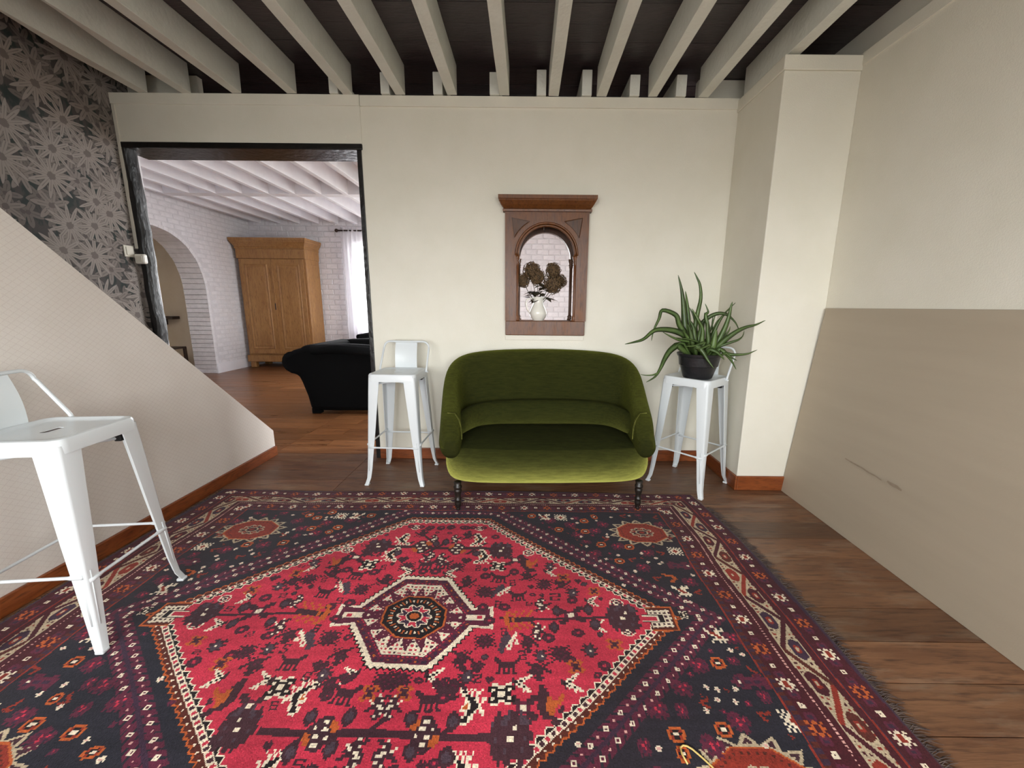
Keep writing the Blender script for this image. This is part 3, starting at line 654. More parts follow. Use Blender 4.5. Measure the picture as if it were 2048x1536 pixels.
# small filler motifs knotted into the open ground
def fillers(n, test, names, wd):
    for _ in range(n):
        u, v = rr_.uniform(-1.2, 1.2), rr_.uniform(-.62, .8); i, j = int((u + U_) / CS), int((v + V_) / CS); q = int(wd * .62 / CS)
        blk = C[max(0, j - q):j + q, max(0, i - q):i + q]
        if blk.size and np.all(np.isin(blk, test)): sprite(rr_.choice(names), u, v, wd * rr_.uniform(.7, 1.1), wd * rr_.uniform(.65, 1.0), flip=rr_.random() < .5, rot=rr_.uniform(-.3, .3))
fillers(2600, [KI['R']], ['ROSE', 'ROSE', 'HEART', 'PLANT', 'STAR', 'BIRD', 'ESS', 'ANIM', 'BULB'], .048)
fillers(1500, [KI['R']], ['ROSE', 'ESS', 'HEART', 'BULB'], .030)
# corner stars and ground motifs
for su in (-1, 1):
    for sv, cv_ in ((1, .61), (-1, .56)):
        cu_ = su * 1.06; du = np.abs(GU - cu_); dv = np.abs(GV - sv * cv_); o8 = np.maximum(np.maximum(du / .128, dv / .092), (du / .128 + dv / .092) * .70)
        an = np.arctan2((GV - sv * cv_) / .092, (GU - cu_) / .128); rd = np.sqrt((du / .128) ** 2 + (dv / .092) ** 2)
        stp = 1.05 + .38 * triw(an * 14 / (2 * math.pi) + .5, 1.0)
        setm(rd < stp, 'Y'); setm((rd < stp - .14) & (rd > 1.08) & (triw(an * 14 / (2 * math.pi) + .5, 1.0) > .35), 'D'); setm((rd < stp - .3) & (rd > 1.08), 'Y')
        setm(o8 < 1.0, 'O'); setm(o8 < .95, 'E'); setm((o8 > .8) & (o8 < .86) & ((an / .2) % 1 < .4), 'B')
        pt = .52 * (.8 + .2 * np.abs(np.cos(an * 5))); setm(rd < pt, 'Y'); setm(rd < pt - .06, 'D'); setm((rd < pt - .06) & ((an / (math.pi / 5)) % 2 < 1), 'E'); setm((rd < pt) & (np.abs(np.sin(an * 5)) < .15) & (rd > .24), 'Y'); setm(rd < .26, 'Y'); setm(rd < .21, 'D'); setm(rd < .11, 'E')
GROUND = {'NFLO': [(0.64, 0.76), (1.19, 0.45), (1.22, -0.39)],
'NORA': [(0.47, 0.77), (0.60, 0.63), (0.77, 0.74), (0.82, 0.49), (0.97, 0.47), (1.10, -0.21), (0.87, -0.45), (1.0, -0.42), (.75, -.62)],
'NPUR': [(0.80, 0.63), (0.90, 0.48), (0.78, 0.42), (1.06, 0.42), (0.68, 0.68), (0.83, -0.37), (1.03, -0.22), (1.06, -0.40), (0.95, -0.47), (0.93, -0.30), (1.18, 0.21), (.56, .72), (1.2, .70), (.86, .70), (1.2, -.10), (.7, -.58), (1.0, .30)],
'NWHI': [(0.74, 0.48), (1.02, 0.43), (1.07, 0.38), (0.72, 0.71), (0.72, 0.56), (0.94, 0.29), (1.03, 0.34), (1.05, -0.30), (1.09, -0.33), (0.80, -0.47), (1.21, -0.16), (.86, .56), (1.2, .27), (.9, .4), (1.12, .08), (.98, -.36), (1.1, -.46), (.92, .77)],
'NRED': [(0.85, 0.56), (1.11, 0.43), (0.96, 0.38), (1.02, 0.23), (1.19, 0.56), (0.99, -0.34), (1.14, -0.37), (.72, .64), (1.2, -.24)],
'NHOO': [(1.09, 0.24)], 'NELE': [(1.17, 0.33), (1.16, -0.28)], 'NZIG': [(1.12, 0.15), (1.14, -0.09), (.54, .77)], 'CROSSW': [(1.065, 0.02)]}
GS = {'NFLO': (.07, .065), 'NORA': (.05, .045), 'NPUR': (.065, .055), 'NWHI': (.02, .018), 'NRED': (.045, .04), 'NHOO': (.06, .06), 'NELE': (.12, .055), 'NZIG': (.07, .07), 'CROSSW': (.04, .04)}
for nm, lst in GROUND.items():
    for u, v in lst:
        for sg in (1, -1):
            for vv in ((v,) if abs(v) < .52 else (v, -v)):
                sprite(nm, sg * u + rr_.uniform(-.012, .012), vv + rr_.uniform(-.01, .01), GS[nm][0], GS[nm][1], flip=(rr_.random() < .5), rot=rr_.uniform(-.5, .5) if nm in ('NPUR', 'NRED') else 0)
fillers(1800, [KI['N']], ['NPUR', 'NRED', 'NPUR', 'NORA', 'NPUR'], .05)
fillers(900, [KI['N']], ['NWHI', 'NPUR', 'NRED'], .022)
# borders
dE = np.minimum(U_ - np.abs(GU), (V_ - np.abs(GV)) / .76)
side = (U_ - np.abs(GU)) < (V_ - np.abs(GV)) / .76
tt = np.where(side, GV, GU)
setm(dE < .345, 'E'); setm(dE < .338, 'V'); setm((dE < .335) & (dE > .315) & (triw(tt, .03) < .5), 'B'); setm(dE < .315, 'M')
setm((dE < .245) , 'M'); setm((dE < .243) & (dE > .237) & ((tt / .012) % 1 < .6), 'C'); setm(dE < .215, 'Y')
# zigzag main border
mb_ = (dE < .210) & (dE > .132); q = (dE - .132) / .078
P_ = .27; ph = (tt / P_) % 1.0; zig = np.where(ph < .5, ph * 2, 2 - ph * 2)
dz = (q - zig); setm(mb_, 'Y')
fl = np.floor(tt / P_ * 2).astype(int)
tu = ((tt / P_ * 2) % 1.0)
chk = mb_ & (np.abs(dz) > .26) & ((((tt / .018) % 1) < .5) & (((dE / .018) % 1) < .55)); setm(chk, 'M'); setm(chk & ((np.floor(tt / .018) % 2) == 0), 'E')
for up in (0, 1):
    cph = .0 if up == 0 else .5; c_q = .66 if up == 0 else .34
    du = np.abs(((tt / P_ - cph + .5) % 1.0) - .5) * P_; dq = np.abs(q - c_q) * .078
    hx = np.maximum(dq / .022, (du + dq * .6) / .046); idx = np.floor(tt / P_ - cph + .5).astype(int) % 3
    k3 = np.array([KI['M'], KI['B'], KI['V']] if up else [KI['V'], KI['E'], KI['M']])[idx]
    mk_ = mb_ & (hx < 1.12); C[mk_] = KI['Y']; mk_ = mb_ & (hx < 1.0); C[mk_] = k3[mk_]; setm(mb_ & (hx < .42), 'E'); setm(mb_ & (hx < .2), 'Y')
setm(mb_ & (np.abs(dz) < .22), 'Y'); bar = mb_ & (np.abs(dz) < .13); setm(bar, 'M'); setm(bar & (ph > .5) & (fl % 4 == 1), 'E'); setm(bar & (ph < .5) & (fl % 4 == 2), 'B')
setm((dE < .132), 'M'); setm((dE < .110) & (dE > .104), 'E'); setm(dE < .104, 'V'); setm((dE < .100) & (dE > .02), 'M'); setm(dE < .016, 'V')
# florets along inner and outer border
def border_florets(dist, per, seqn, w, phase=0.0):
    L = 2 * V_
    for sg in (-1, 1):
        n = int((2 * (V_ - dist * .76)) / per); st = -(n * per) / 2 + phase
        for i in range(n + 1):
            t = st + i * per; nm = seqn[i % len(seqn)]; ww = w if nm != 'SQ' else .017; sprite(nm, sg * (U_ - dist), t, ww)
        n = int((2 * (U_ - dist)) / per); st = -(n * per) / 2 + phase
        for i in range(n + 1):
            t = st + i * per; nm = seqn[i % len(seqn)]; ww = w if nm != 'SQ' else .017; sprite(nm, t, sg * (V_ - dist * .76), ww, ww * .8)
border_florets(.288, .070, ['FW', 'SQ', 'FP', 'FO', 'SQ', 'FP'][:4] and ['FW', 'SQ', 'FO', 'SQ'], .052)
border_florets(.288, .070, ['FP'], .034, .035)
border_florets(.062, .070, ['FW', 'SQ', 'FO', 'SQ'], .05, .02)
border_florets(.062, .070, ['FP'], .034, .055)
pal = np.array([lin(PAL[k]) for k in KEYS], np.float32)
rgb = pal[C]
def vnoise(n1, n2):
    g = RNG.random((n1 + 2, n2 + 2)); yy = np.linspace(0, n1, nv); xx = np.linspace(0, n2, nu); iy = yy.astype(int); ix = xx.astype(int); fy = (yy - iy)[:, None]; fx = (xx - ix)[None, :]
    return (g[iy][:, ix] * (1 - fy) + g[iy + 1][:, ix] * fy) * (1 - fx) + (g[iy][:, ix + 1] * (1 - fy) + g[iy + 1][:, ix + 1] * fy) * fx
wear = (.80 + .40 * vnoise(14, 20)) * (.86 + .28 * vnoise(170, 9)); knot = RNG.normal(1.0, .13, rgb.shape[:2])
dust = np.clip(vnoise(5, 8) * 1.5 - .6, 0, 1)[..., None] * .10
rgb = rgb * (wear * knot)[..., None]; rgb = rgb * (1 - dust) + dust * np.array(lin('#6a4a3c'))
rgb = np.clip(rgb, 0.004, 1)
px = np.linspace(-U_, U_, nu + 1); py = np.linspace(-V_, V_, nv + 1); PX, PY = np.meshgrid(px, py)
ew = .012 * np.sin(PY * 3.2 + 1) - .045 * np.clip((PY - .55) / .54, 0, 1) ** 2
PXw = PX + np.where(PX > 0, ew * (PX / U_) ** 3, -.010 * np.sin(PY * 4) * (np.abs(PX) / U_) ** 3); PYw = PY + .014 * np.sin(PX * 2.6 + .7) * (np.abs(PY) / V_) ** 3
edge = np.minimum(U_ - np.abs(PX), V_ - np.abs(PY)); PZ = .0075 - .004 * np.clip(1 - edge / .008, 0, 1) + .0007 * np.sin(PX * 9) * np.sin(PY * 7)
co = np.stack([PXw, PYw, PZ], -1).reshape(-1, 3).astype(np.float32)
idx = np.arange((nu + 1) * (nv + 1)).reshape(nv + 1, nu + 1)
quads = np.stack([idx[:-1, :-1], idx[:-1, 1:], idx[1:, 1:], idx[1:, :-1]], -1).reshape(-1, 4)
me = bpy.data.meshes.new('pile'); me.vertices.add(len(co)); me.vertices.foreach_set('co', co.ravel())
nq = len(quads); me.loops.add(nq * 4); me.loops.foreach_set('vertex_index', quads.ravel().astype(np.int32)); me.polygons.add(nq)
me.polygons.foreach_set('loop_start', np.arange(0, nq * 4, 4, dtype=np.int32)); me.polygons.foreach_set('loop_total', np.full(nq, 4, np.int32))
me.update(calc_edges=True)
ca = me.color_attributes.new('knot_colour', 'FLOAT_COLOR', 'CORNER')
rgba = np.concatenate([rgb.reshape(-1, 3), np.ones((nq, 1))], 1).astype(np.float32); ca.data.foreach_set('color', np.repeat(rgba, 4, 0).ravel())
m = NT('wool_pile'); at = m.n('Attribute'); at.attribute_name = 'knot_colour'
m.set(Base_Color=at.outputs['Color'], Roughness=0.95); m.b.inputs['Specular IOR Level'].default_value = 0.1; m.b.inputs['Sheen Weight'].default_value = 0.08
m.bump(m.noise(m.coord('Object'), 260, 2), 0.5, 0.004); M['rug'] = m.m; me.materials.append(M['rug'])
rug = thing('patterned_rug', 'large red and navy patterned rug with fringed ends on the floor', 'rug', (RC[0], RC[1], 0.0))
po = bpy.data.objects.new('pile', me); COL.objects.link(po); po.parent = rug
mb = MB(); mb.box(-U_ + .02, U_ - .06, -V_ + .02, V_ - .02, 0.0006, 0.0035); mb.build('backing', mk('rug_backing', '#2a1a1c', None, 3, .95), rug)
fr = random.Random(5); mb = MB(); mb2 = MB()
for i in range(620):
    v = -V_ + 2 * V_ * i / 619; e = .012 * math.sin(v * 3.2 + 1) - .045 * max(0, (v - .55) / .54) ** 2
    for sg in (1, -1):
        if sg < 0 and i % 2 or (sg > 0 and v > .90): continue
        x = sg * (U_ + (e if sg > 0 else 0) - .004); L = fr.uniform(.015, .05) * (1.3 if sg > 0 else .4); a = fr.uniform(-.02, .02)
        p = [(x, v, .003), (x + sg * L * .5, v + a * .6, .004 + fr.uniform(0, .004)), (x + sg * L, v + a, .0018)]
        mb.tube(p, [.0016, .0013, .0006], 4)
mb.build('fringe', mk('frayed_wool', '#2e2426', '#5a4c44', 40, .95), rug, kind='stuff')
tag(MB().tube([(0.442, .86, .0125), (.436, .885, .013), (.438, .901, .0125), (.447, .906, .0135), (.458, .905, .0125), (.470, .897, .0125), (.486, .878, .013), (.505, .855, .0125), (.53, .80, .0125), (.56, .70, .0125)], .0026, 6).build('cord', M['cord'], smooth=True), 'thin yellow cord looped on the rug near its edge', 'cord')

# ------------------------------------------------------------------ BOARD leaning on the right wall
brd = thing('leaning_board', 'large plain beige fibreboard sheet leaning against the cream side wall', 'board', (1.72, 1.33, 0))
bx0, bz1 = 1.735 - 1.72, 1.219; mb = MB(); y0, y1 = 0.10 - 1.33, 2.545 - 1.33
th = .016; dx0, dx1 = 0.0, (1.862 - 1.735)
mb.hexa([(bx0 - .03, y0, 0), (bx0 + th - .03, y0, 0), (bx0 + th, y1, 0), (bx0, y1, 0), (bx0 + dx1 - .02, y0, bz1), (bx0 + dx1 + th - .02, y0, bz1), (bx0 + dx1 - .0, y1 - .02, bz1), (bx0 + dx1 - th, y1 - .02, bz1)])
mb.build('sheet', M['mdf'], brd, bevel=.002)
sc = mk('dark_scuff', '#8d7d6b', '#9a8b79', 60, .8)
def board_pt(y, z): f = z / bz1; return (1.735 - 1.72 + lerp(0, dx1 - th, f) - lerp(.03, .008, f) * (2.545 - y) / 2.445 - .0012, y - 1.33, z)
for (ya, za, yb, zb, w) in [(2.10, .405, 1.86, .385, .004), (1.83, .392, 1.75, .385, .008)]:
    mb = MB(); n = 6; up = []; dn = []
    for k in range(n + 1):
        y = lerp(ya, yb, k / n); z = lerp(za, zb, k / n) + random.uniform(-.002, .002); ww = w * (0.4 + .6 * math.sin(math.pi * (k + .5) / (n + 1)))
        up.append(board_pt(y, z + ww)); dn.append(board_pt(y, z - ww))
    mb.add(up + dn, [(i, i + 1, n + 2 + i, n + 1 + i) for i in range(n)]); mb.build('scuff_mark', sc, brd)

# ------------------------------------------------------------------ BAR STOOLS
def make_stool(name, label, loc, rz):
    """local -Y is the front, backrest at +Y"""
    t = thing(name, label, 'stool', loc, rz, 'white metal bar stools'); H = .766; hs = .157; mt = M['metal']
    # seat: pressed sheet with rounded lip and slot
    def rr(h, r, z, n=6):
        p = []
        for cx, cy, a0 in ((h - r, h - r, 0), (-h + r, h - r, 90), (-h + r, -h + r, 180), (h - r, -h + r, 270)):
            for k in range(n + 1): a = math.radians(a0 + 90 * k / n); p.append((cx + r * math.cos(a), cy + r * math.sin(a), z))
        return p
    mb = MB(); R = [rr(hs + .004, .04, H - .052), rr(hs + .004, .04, H - .012), rr(hs, .04, H - .003), rr(hs - .009, .036, H), rr(hs - .016, .033, H - .002), rr(hs - .026, .03, H - .008), rr(hs - .05, .03, H - .009)]
    mb.rings(R, cap=False); n = len(R[-1]); outer = R[-1]; off = len(mb.v) - n
    slot = []
    for p in outer:
        a = math.atan2(p[1], p[0]); slot.append((.042 * math.cos(a), .016 * math.sin(a) * (1 - .2 * abs(math.cos(a))) + .0, H - .009))
    o2 = len(mb.v); mb.v += slot; sl2 = len(mb.v); mb.v += [(p[0], p[1], H - .011) for p in slot]
    for k in range(n):
        k2 = (k + 1) % n; mb.f.append((off + k, off + k2, o2 + k2, o2 + k)); mb.f.append((o2 + k, o2 + k2, sl2 + k2, sl2 + k))
    mb.build('seat', mt, t, autosmooth=40)
    # legs: folded tapering sheet, wide at the top, kicked out at the foot
    for sx_ in (-1, 1):
        for sy_ in (-1, 1):
            mb = MB(); R = []
            for z, o, w, d in ((.742, .156, .078, .004), (.60, .163, .068, .004), (.40, .172, .055, .004), (.27, .178, .045, .004), (.12, .185, .034, .004), (.05, .191, .029, .004), (.012, .202, .026, .004)):
                c = .014 * (w / .078)
                pr = [(o - w, o), (o - c, o), (o - c * .3, o - c * .3), (o, o - c), (o, o - w), (o - d, o - w), (o - d, o - c - d * .3), (o - c * .3 - d, o - c * .3 - d), (o - c - d * .3, o - d), (o - w, o - d)]
                R.append([(sx_ * a, sy_ * b, z) for a, b in pr])
            leg = mb.rings(R).build('leg', mt, t, autosmooth=50)
            MB().box(min(sx_ * .176, sx_ * .205), max(sx_ * .176, sx_ * .205), min(sy_ * .176, sy_ * .205), max(sy_ * .176, sy_ * .205), 0, .0125).build('foot_cap', mt if True else M['rubber'], leg, bevel=.004)
            # pressed rib on the lower leg
            mb = MB()
            for f in (0, 1):
                p = []
                for z, o, w in ((.30, .1765, .046), (.10, .1865, .033)):
                    a = o - w * .5
                    p.append((o - w * .42, o - .0008, z))
                q = [(sx_ * (a if f == 0 else b), sy_ * (b if f == 0 else a), z) for a, b, z in p]
                mb.tube([q[0], q[1]], .003, 6)
            mb.build('pressed_rib', mt, leg, smooth=True)
    # foot rails
    e = .176
    for (a, b, z) in (((-e, -e), (e, -e), .265), ((-e, e), (e, e), .265), ((-e, -e), (-e, e), .285), ((e, -e), (e, e), .285)):
        mb = MB(); d = Vector((b[0] - a[0], b[1] - a[1], 0)); A = Vector((*a, z)); B = Vector((*b, z))
        mb.tube([A + d * .02, A + d * .12, A + d * .16, A + d * .84, A + d * .88, A + d * .98], [.0085, .0085, .0058, .0058, .0085, .0085], 8); mb.build('foot_rail', mt, t, smooth=True)
    # crossed braces under the seat with black stops
    for sg in (-1, 1):
        mb = MB(); mb.tube([(-.145, -.145 * sg, H - .075 + .004 * sg), (.145, .145 * sg, H - .075 + .004 * sg)], .007, 6); br = mb.build('seat_brace', mt, t, smooth=True)
        for q in (-.115, .115): MB().box(q - .012, q + .012, q * sg - .012, q * sg + .012, H - .087 + .004 * sg, H - .063 + .004 * sg).build('brace_clip', M['rubber'], br, bevel=.003)
    # backrest
    zt = .952; w0, w1 = .152, .165; yb, yt = .158, .185; r = .045; pts = [(-.1665, .080, H - .022), (-.1675, .092, H + .008)]
    pts += [(-w1, lerp(yb, yt, .75), zt - r)] + [(-w1 + r - r * math.cos(a), yt, zt - r + r * math.sin(a)) for a in np.linspace(.15, math.pi / 2, 6)]
    pts += [(-p[0], p[1], p[2]) for p in reversed(pts)]
    MB().tube(pts, .0072, 8).build('back_tube', mt, t, smooth=True)
    mb = MB(); R = []
    for k in range(7):
        z = lerp(H - .02, zt - .008, k / 6); y = lerp(yb - .004, yt, (k / 6)) - .012 * math.sin(math.pi * k / 6); R.append([(-.08, y - .002, z), (-.03, y + .003, z), (.03, y + .003, z), (.08, y - .002, z), (.08, y + .001, z), (.03, y + .006, z), (-.03, y + .006, z), (-.08, y + .001, z)])
    mb.rings(R).build('back_plate', mt, t, autosmooth=40)
    for sx_ in (-1, 1):
        MB().lathe([(.006, -.004), (.006, .004)], 8, (sx_ * .1755, .080, H - .018)).build('back_bolt', mt, t)
    return t
stA = make_stool('bar_stool', 'white metal bar stool standing between doorway and green sofa', (-.887, 2.738, 0.001), math.radians(-2.0))
dup(stA, (1.142, 2.662, 0.001), math.radians(-48), 'white metal bar stool carrying the potted aloe in the corner')
dup(stA, (-1.690, 1.362, 0.0085), math.radians(90 + 6.3), 'white metal bar stool on the rug beside the sloping stair side')

# ------------------------------------------------------------------ SOFA
sofa = thing('velvet_sofa', 'small olive green velvet sofa with curved back and dark turned legs', 'sofa', (.128, 2.575, .0), math.radians(2.0))
plan = [(-.585, -.285), (-.600, -.20), (-.612, -.08), (-.622, .04), (-.628, .16), (-.615, .258), (-.555, .325), (-.36, .350), (-.18, .362), (0, .365)]
hts = [.47, .555, .60, .655, .74, .825, .878, .898, .905, .907]
lean = [.0, .004, .008, .014, .025, .04, .05, .05, .05, .05]
ths = [.10, .125, .13, .125, .115, .105, .10, .10, .10, .10]
bots = [.31, .30, .285, .24, .20, .175, .175, .175, .175, .175]
full = plan + [(-x, y) for x, y in reversed(plan[:-1])]; H_ = hts + hts[-2::-1]; Ln = lean + lean[-2::-1]; Th = ths + ths[-2::-1]; Bt = bots + bots[-2::-1]
R = []
n = len(full)
for i in range(n):
    a = Vector(full[max(0, i - 1)]); b = Vector(full[min(n - 1, i + 1)]); d = (b - a).normalized(); nn = Vector((-d.y, d.x))     # outward on this traversal
    if nn.dot(Vector(full[i])) < 0 and i not in (n // 2,): nn = -nn
    if i == n // 2: nn = Vector((0, 1))
    p = Vector(full[i]); h, l, t_ = H_[i], Ln[i], Th[i] / 2
    bz = Bt[i]
    sec = [(t_ - .02, bz), (t_ + .012, bz + .045), (t_ + .014 + l * .25, max(.36, bz + .09)), (t_ + l * .7, h * .8), (t_ * .85 + l, h - .028), (t_ * .25 + l, h - .002), (-t_ * .45 + l, h - .006), (-t_ * .95 + l * .9, h - .045), (-t_ + l * .55, lerp(.4, h, .5)), (-t_ - .005, .40), (-t_ - .005, max(.33, bz)), (-t_ + .02, bz)]
    R.append([(p.x + nn.x * o, p.y + nn.y * o, z) for o, z in sec])
def shrink(r, f, dy):
    c = sum((Vector(p) for p in r), Vector()) / len(r); return [tuple(c + (Vector(p) - c) * f + Vector((0, dy, 0))) for p in r]
R = [shrink(R[0], .45, -.045), shrink(R[0], .82, -.030)] + R + [shrink(R[-1], .82, -.030), shrink(R[-1], .45, -.045)]
bk = MB().rings(R).build('back_and_arms', M['velvet_back'], sofa, sub=2)
# lumbar roll
inn = [(-.575, -.10), (-.55, .04), (-.495, .155), (-.38, .225), (-.2, .258), (0, .268)]; inn = inn + [(-x, y) for x, y in reversed(inn[:-1])]
rad = [.05, .058, .066, .07, .072, .072]; rad = rad + rad[-2::-1]; R = []
for i, (x, y) in enumerate(inn):
    a = Vector(inn[max(0, i - 1)]); b = Vector(inn[min(len(inn) - 1, i + 1)]); d = (b - a).normalized(); nn = Vector((-d.y, d.x))
    if nn.dot(Vector((x, y))) < 0: nn = -nn
    if i == len(inn) // 2: nn = Vector((0, 1))
    zc = lerp(.44, .455, rad[i] / .07); R.append([(x - nn.x * rad[i] * math.cos(a_) * .9, y - nn.y * rad[i] * math.cos(a_) * .9, zc + rad[i] * 1.38 * math.sin(a_)) for a_ in np.linspace(0, 2 * math.pi, 12, endpoint=False)])
MB().rings(R).build('lumbar_roll', M['velvet_lumbar'], sofa, sub=1)
# seat: rounded plan, bulging front
def seat_ring(ins, z, bulge):
    p = []
    for k in range(40):
        a = 2 * math.pi * k / 40; c, s_ = math.cos(a), math.sin(a); ex = .32
        x = math.copysign(abs(c) ** ex, c) * (.652 - ins); y = math.copysign(abs(s_) ** ex, s_) * (.33 - ins) - .02
        if y < -.02: y -= bulge * (1 - (x / .66) ** 2) * (-y / .35); x *= (1 - .035 * (-y / .35))
        else: x *= lerp(1, .80, min(1, y / .3))
        p.append((x, y, z))
    return p
R = [seat_ring(.10, .172, .02), seat_ring(.04, .168, .02), seat_ring(.018, .185, .03), seat_ring(.004, .23, .045), seat_ring(.0, .28, .055), seat_ring(.010, .322, .05), seat_ring(.035, .353, .04), seat_ring(.085, .378, .03), seat_ring(.15, .393, .02), seat_ring(.22, .401, .01), seat_ring(.3, .404, 0)]
MB().rings(R).build('seat', M['velvet'], sofa, sub=1)
for sx_ in (-1, 1):   # piping on the arm fronts
    p = [(sx_ * .535, -.19, .40), (sx_ * .537, -.185, .47), (sx_ * .548, -.18, .52), (sx_ * .575, -.175, .565), (sx_ * .62, -.17, .565)]
    MB().tube(p, .004, 6).build('piping', M['velvet'], sofa, smooth=True)
prof = [(.012, .0), (.012, .008), (.010, .012), (.017, .03), (.019, .05), (.015, .06), (.020, .066), (.020, .072), (.015, .078), (.017, .10), (.022, .125), (.022, .135), (.017, .14), (.024, .148), (.024, .158), (.018, .165), (.022, .185)]
for sx_ in (-1, 1):
    for y, z0 in ((-.335, .0085), (.27, .0005)):
        k = (.185 - z0) / .185; MB().lathe([(r * 1.05, z0 + z * k) for r, z in prof], 14, (sx_ * .545, y, 0)).build('leg', M['ebony'], sofa, smooth=True)

# ------------------------------------------------------------------ NICHE with jug
nic = thing('wooden_niche', 'dark wooden arched niche frame set through the cream wall', 'niche', (.1345, 3.05, 1.0))
def nb_(x0, x1, y0, y1, z0, z1, nm, mt='niche', bev=.004): return MB().box(x0, x1, y0, y1, z0, z1).build(nm, M[mt], nic, bevel=bev)
fy0, fy1 = -.03, .01
iw, zsill, zspr = .208, .112, .56   # half opening, sill and spring height
AR = .218; zcr = .575
def arch_panel(hw, hin, z0, z1, zc, r, y0, y1, nm, mt):
    """panel x in +-hw, z in z0..z1 with round headed opening; made as one lofted strip"""
    mb = MB(); inner = [(-hin, z0)] + [(-hin, lerp(z0, zc, k / 4)) for k in range(1, 4)] + [(-r * math.cos(a), zc + r * math.sin(a)) for a in np.linspace(0, math.pi, 25)] + [(hin, lerp(zc, z0, k / 4)) for k in range(1, 4)] + [(hin, z0)]
    outer = []
    for x, z in inner:
        if z <= zc + 1e-6 and abs(x) >= hin - 1e-6: outer.append((math.copysign(hw, x), z))
        else:
            dx, dz = x, z - zc; k = min(hw / max(abs(dx), 1e-6), (z1 - zc) / max(dz, 1e-6)); outer.append((dx * k, zc + dz * k))
    n = len(inner); vs = []
    for y in (y0, y1): vs += [(x, y, z) for x, z in inner] + [(x, y, z) for x, z in outer]
    fs = []
    for k in range(n - 1):
        fs += [(k, k + 1, n + k + 1, n + k), (2 * n + k, 3 * n + k, 3 * n + k + 1, 2 * n + k + 1), (k, 2 * n + k, 2 * n + k + 1, k + 1), (n + k, n + k + 1, 3 * n + k + 1, 3 * n + k)]
    fs += [(0, n, 3 * n, 2 * n), (n - 1, 3 * n - 1, 4 * n - 1, 2 * n - 1)]
    mb.add(vs, fs); return mb.build(nm, M[mt], nic)
arch_panel(.300, AR, .105, .875, zcr, AR, fy0, fy1, 'front_panel', 'niche')
nb_(-.298, .294, fy0 - .002, fy1, .0, .105, 'bottom_rail')
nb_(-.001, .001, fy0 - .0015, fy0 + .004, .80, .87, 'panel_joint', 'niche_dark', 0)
# crown
cp = [(.0, .870), (.020, .872), (.022, .885), (.010, .892), (.034, .915), (.052, .938), (.055, .945), (.060, .948), (.060, .972), (.0, .972)]
mb = MB(); R = []
for d, z in cp[1:-1]: R.append([(-.300 - d * .75, fy0 - d, z), (.300 + d * .75, fy0 - d, z), (.300 + d * .75, fy1, z), (-.300 - d * .75, fy1, z)])
mb.rings(R).build('crown_moulding', M['niche'], nic)
# arch moulding rings, spandrel frames
def arc_tube(r, y, rad_, nm, mt='niche', a0=0, a1=math.pi): MB().tube([(-r * math.cos(a), y, zcr + r * math.sin(a)) for a in np.linspace(a0, a1, 33)], rad_, 8).build(nm, M[mt], nic, smooth=True)
arc_tube(AR + .004, fy0 - .004, .008, 'arch_moulding'); arc_tube(AR - .010, fy0 + .012, .010, 'arch_bead')
for sx_ in (-1, 1):
    # recessed triangular spandrel: raised fillet outline
    rc = AR + .045; a0, a1 = math.radians(28), math.radians(62)
    pts = [(sx_ * rc * math.cos(a), zcr + rc * math.sin(a)) for a in np.linspace(a0, a1, 8)]; cx_, cz_ = sx_ * .252, .832
    loop = pts + [(cx_ - sx_ * .11 + sx_ * 0, cz_), (cx_, cz_), (cx_, pts[0][1] + .004)]
    tri_ = pts + [(cx_, cz_)]
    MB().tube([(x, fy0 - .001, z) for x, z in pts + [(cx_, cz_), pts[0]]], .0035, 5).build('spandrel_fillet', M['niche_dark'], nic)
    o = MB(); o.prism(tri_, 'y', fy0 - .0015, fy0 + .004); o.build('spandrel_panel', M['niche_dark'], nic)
    # colonettes front and rear
    colp = [(.020, 0), (.020, .012), (.015, .018), (.020, .026), (.014, .036), (.0115, .042), (.0115, .40), (.016, .405), (.013, .412), (.019, .422), (.014, .43), (.019, .445), (.021, .455), (.021, .468)]
    for y, rs, xx, mt in ((fy0 + .018, 1.0, .212, 'niche'), (.205, 1.0, .203, 'niche_dark')):
        MB().lathe([(r * rs, .107 + z) for r, z in colp], 14, (sx_ * xx, y, 0)).build('colonette', M[mt], nic, smooth=True)
# rear frame and lining
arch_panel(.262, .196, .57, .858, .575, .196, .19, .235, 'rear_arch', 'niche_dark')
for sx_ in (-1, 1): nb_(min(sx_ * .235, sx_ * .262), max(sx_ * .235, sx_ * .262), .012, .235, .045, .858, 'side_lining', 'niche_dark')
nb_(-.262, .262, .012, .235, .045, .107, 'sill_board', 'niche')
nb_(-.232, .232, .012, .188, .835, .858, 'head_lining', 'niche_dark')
MB().tube([(-.02, .03, .835), (-.02, .03, .76)], .0012, 5).build('hanging_thread', M['plastic'], nic)
tag(MB().box(-.165, .425, 3.042, 3.0595, .962, .9975).build('wall_strip', M['wall'], bevel=.002), 'narrow cream strip fixed to the wall below the wooden niche', 'strip')
JS = 1.08
jug = thing('pitcher', 'small white glazed jug standing on the niche sill', 'jug', (.083, 3.105, 1.1075))
jp = [(.036, 0), (.038, .004), (.052, .022), (.060, .045), (.061, .06), (.054, .085), (.042, .11), (.035, .13), (.034, .145), (.038, .165), (.041, .176), (.038, .176), (.031, .145), (.031, .13)]
MB().lathe([(r * JS, z) for r, z in jp], 24, cap=False).add([(.036 * math.cos(2 * math.pi * k / 24), .036 * math.sin(2 * math.pi * k / 24), .0005) for k in range(24)], [tuple(range(24))]).build('body', M['ceramic'], jug, smooth=True)
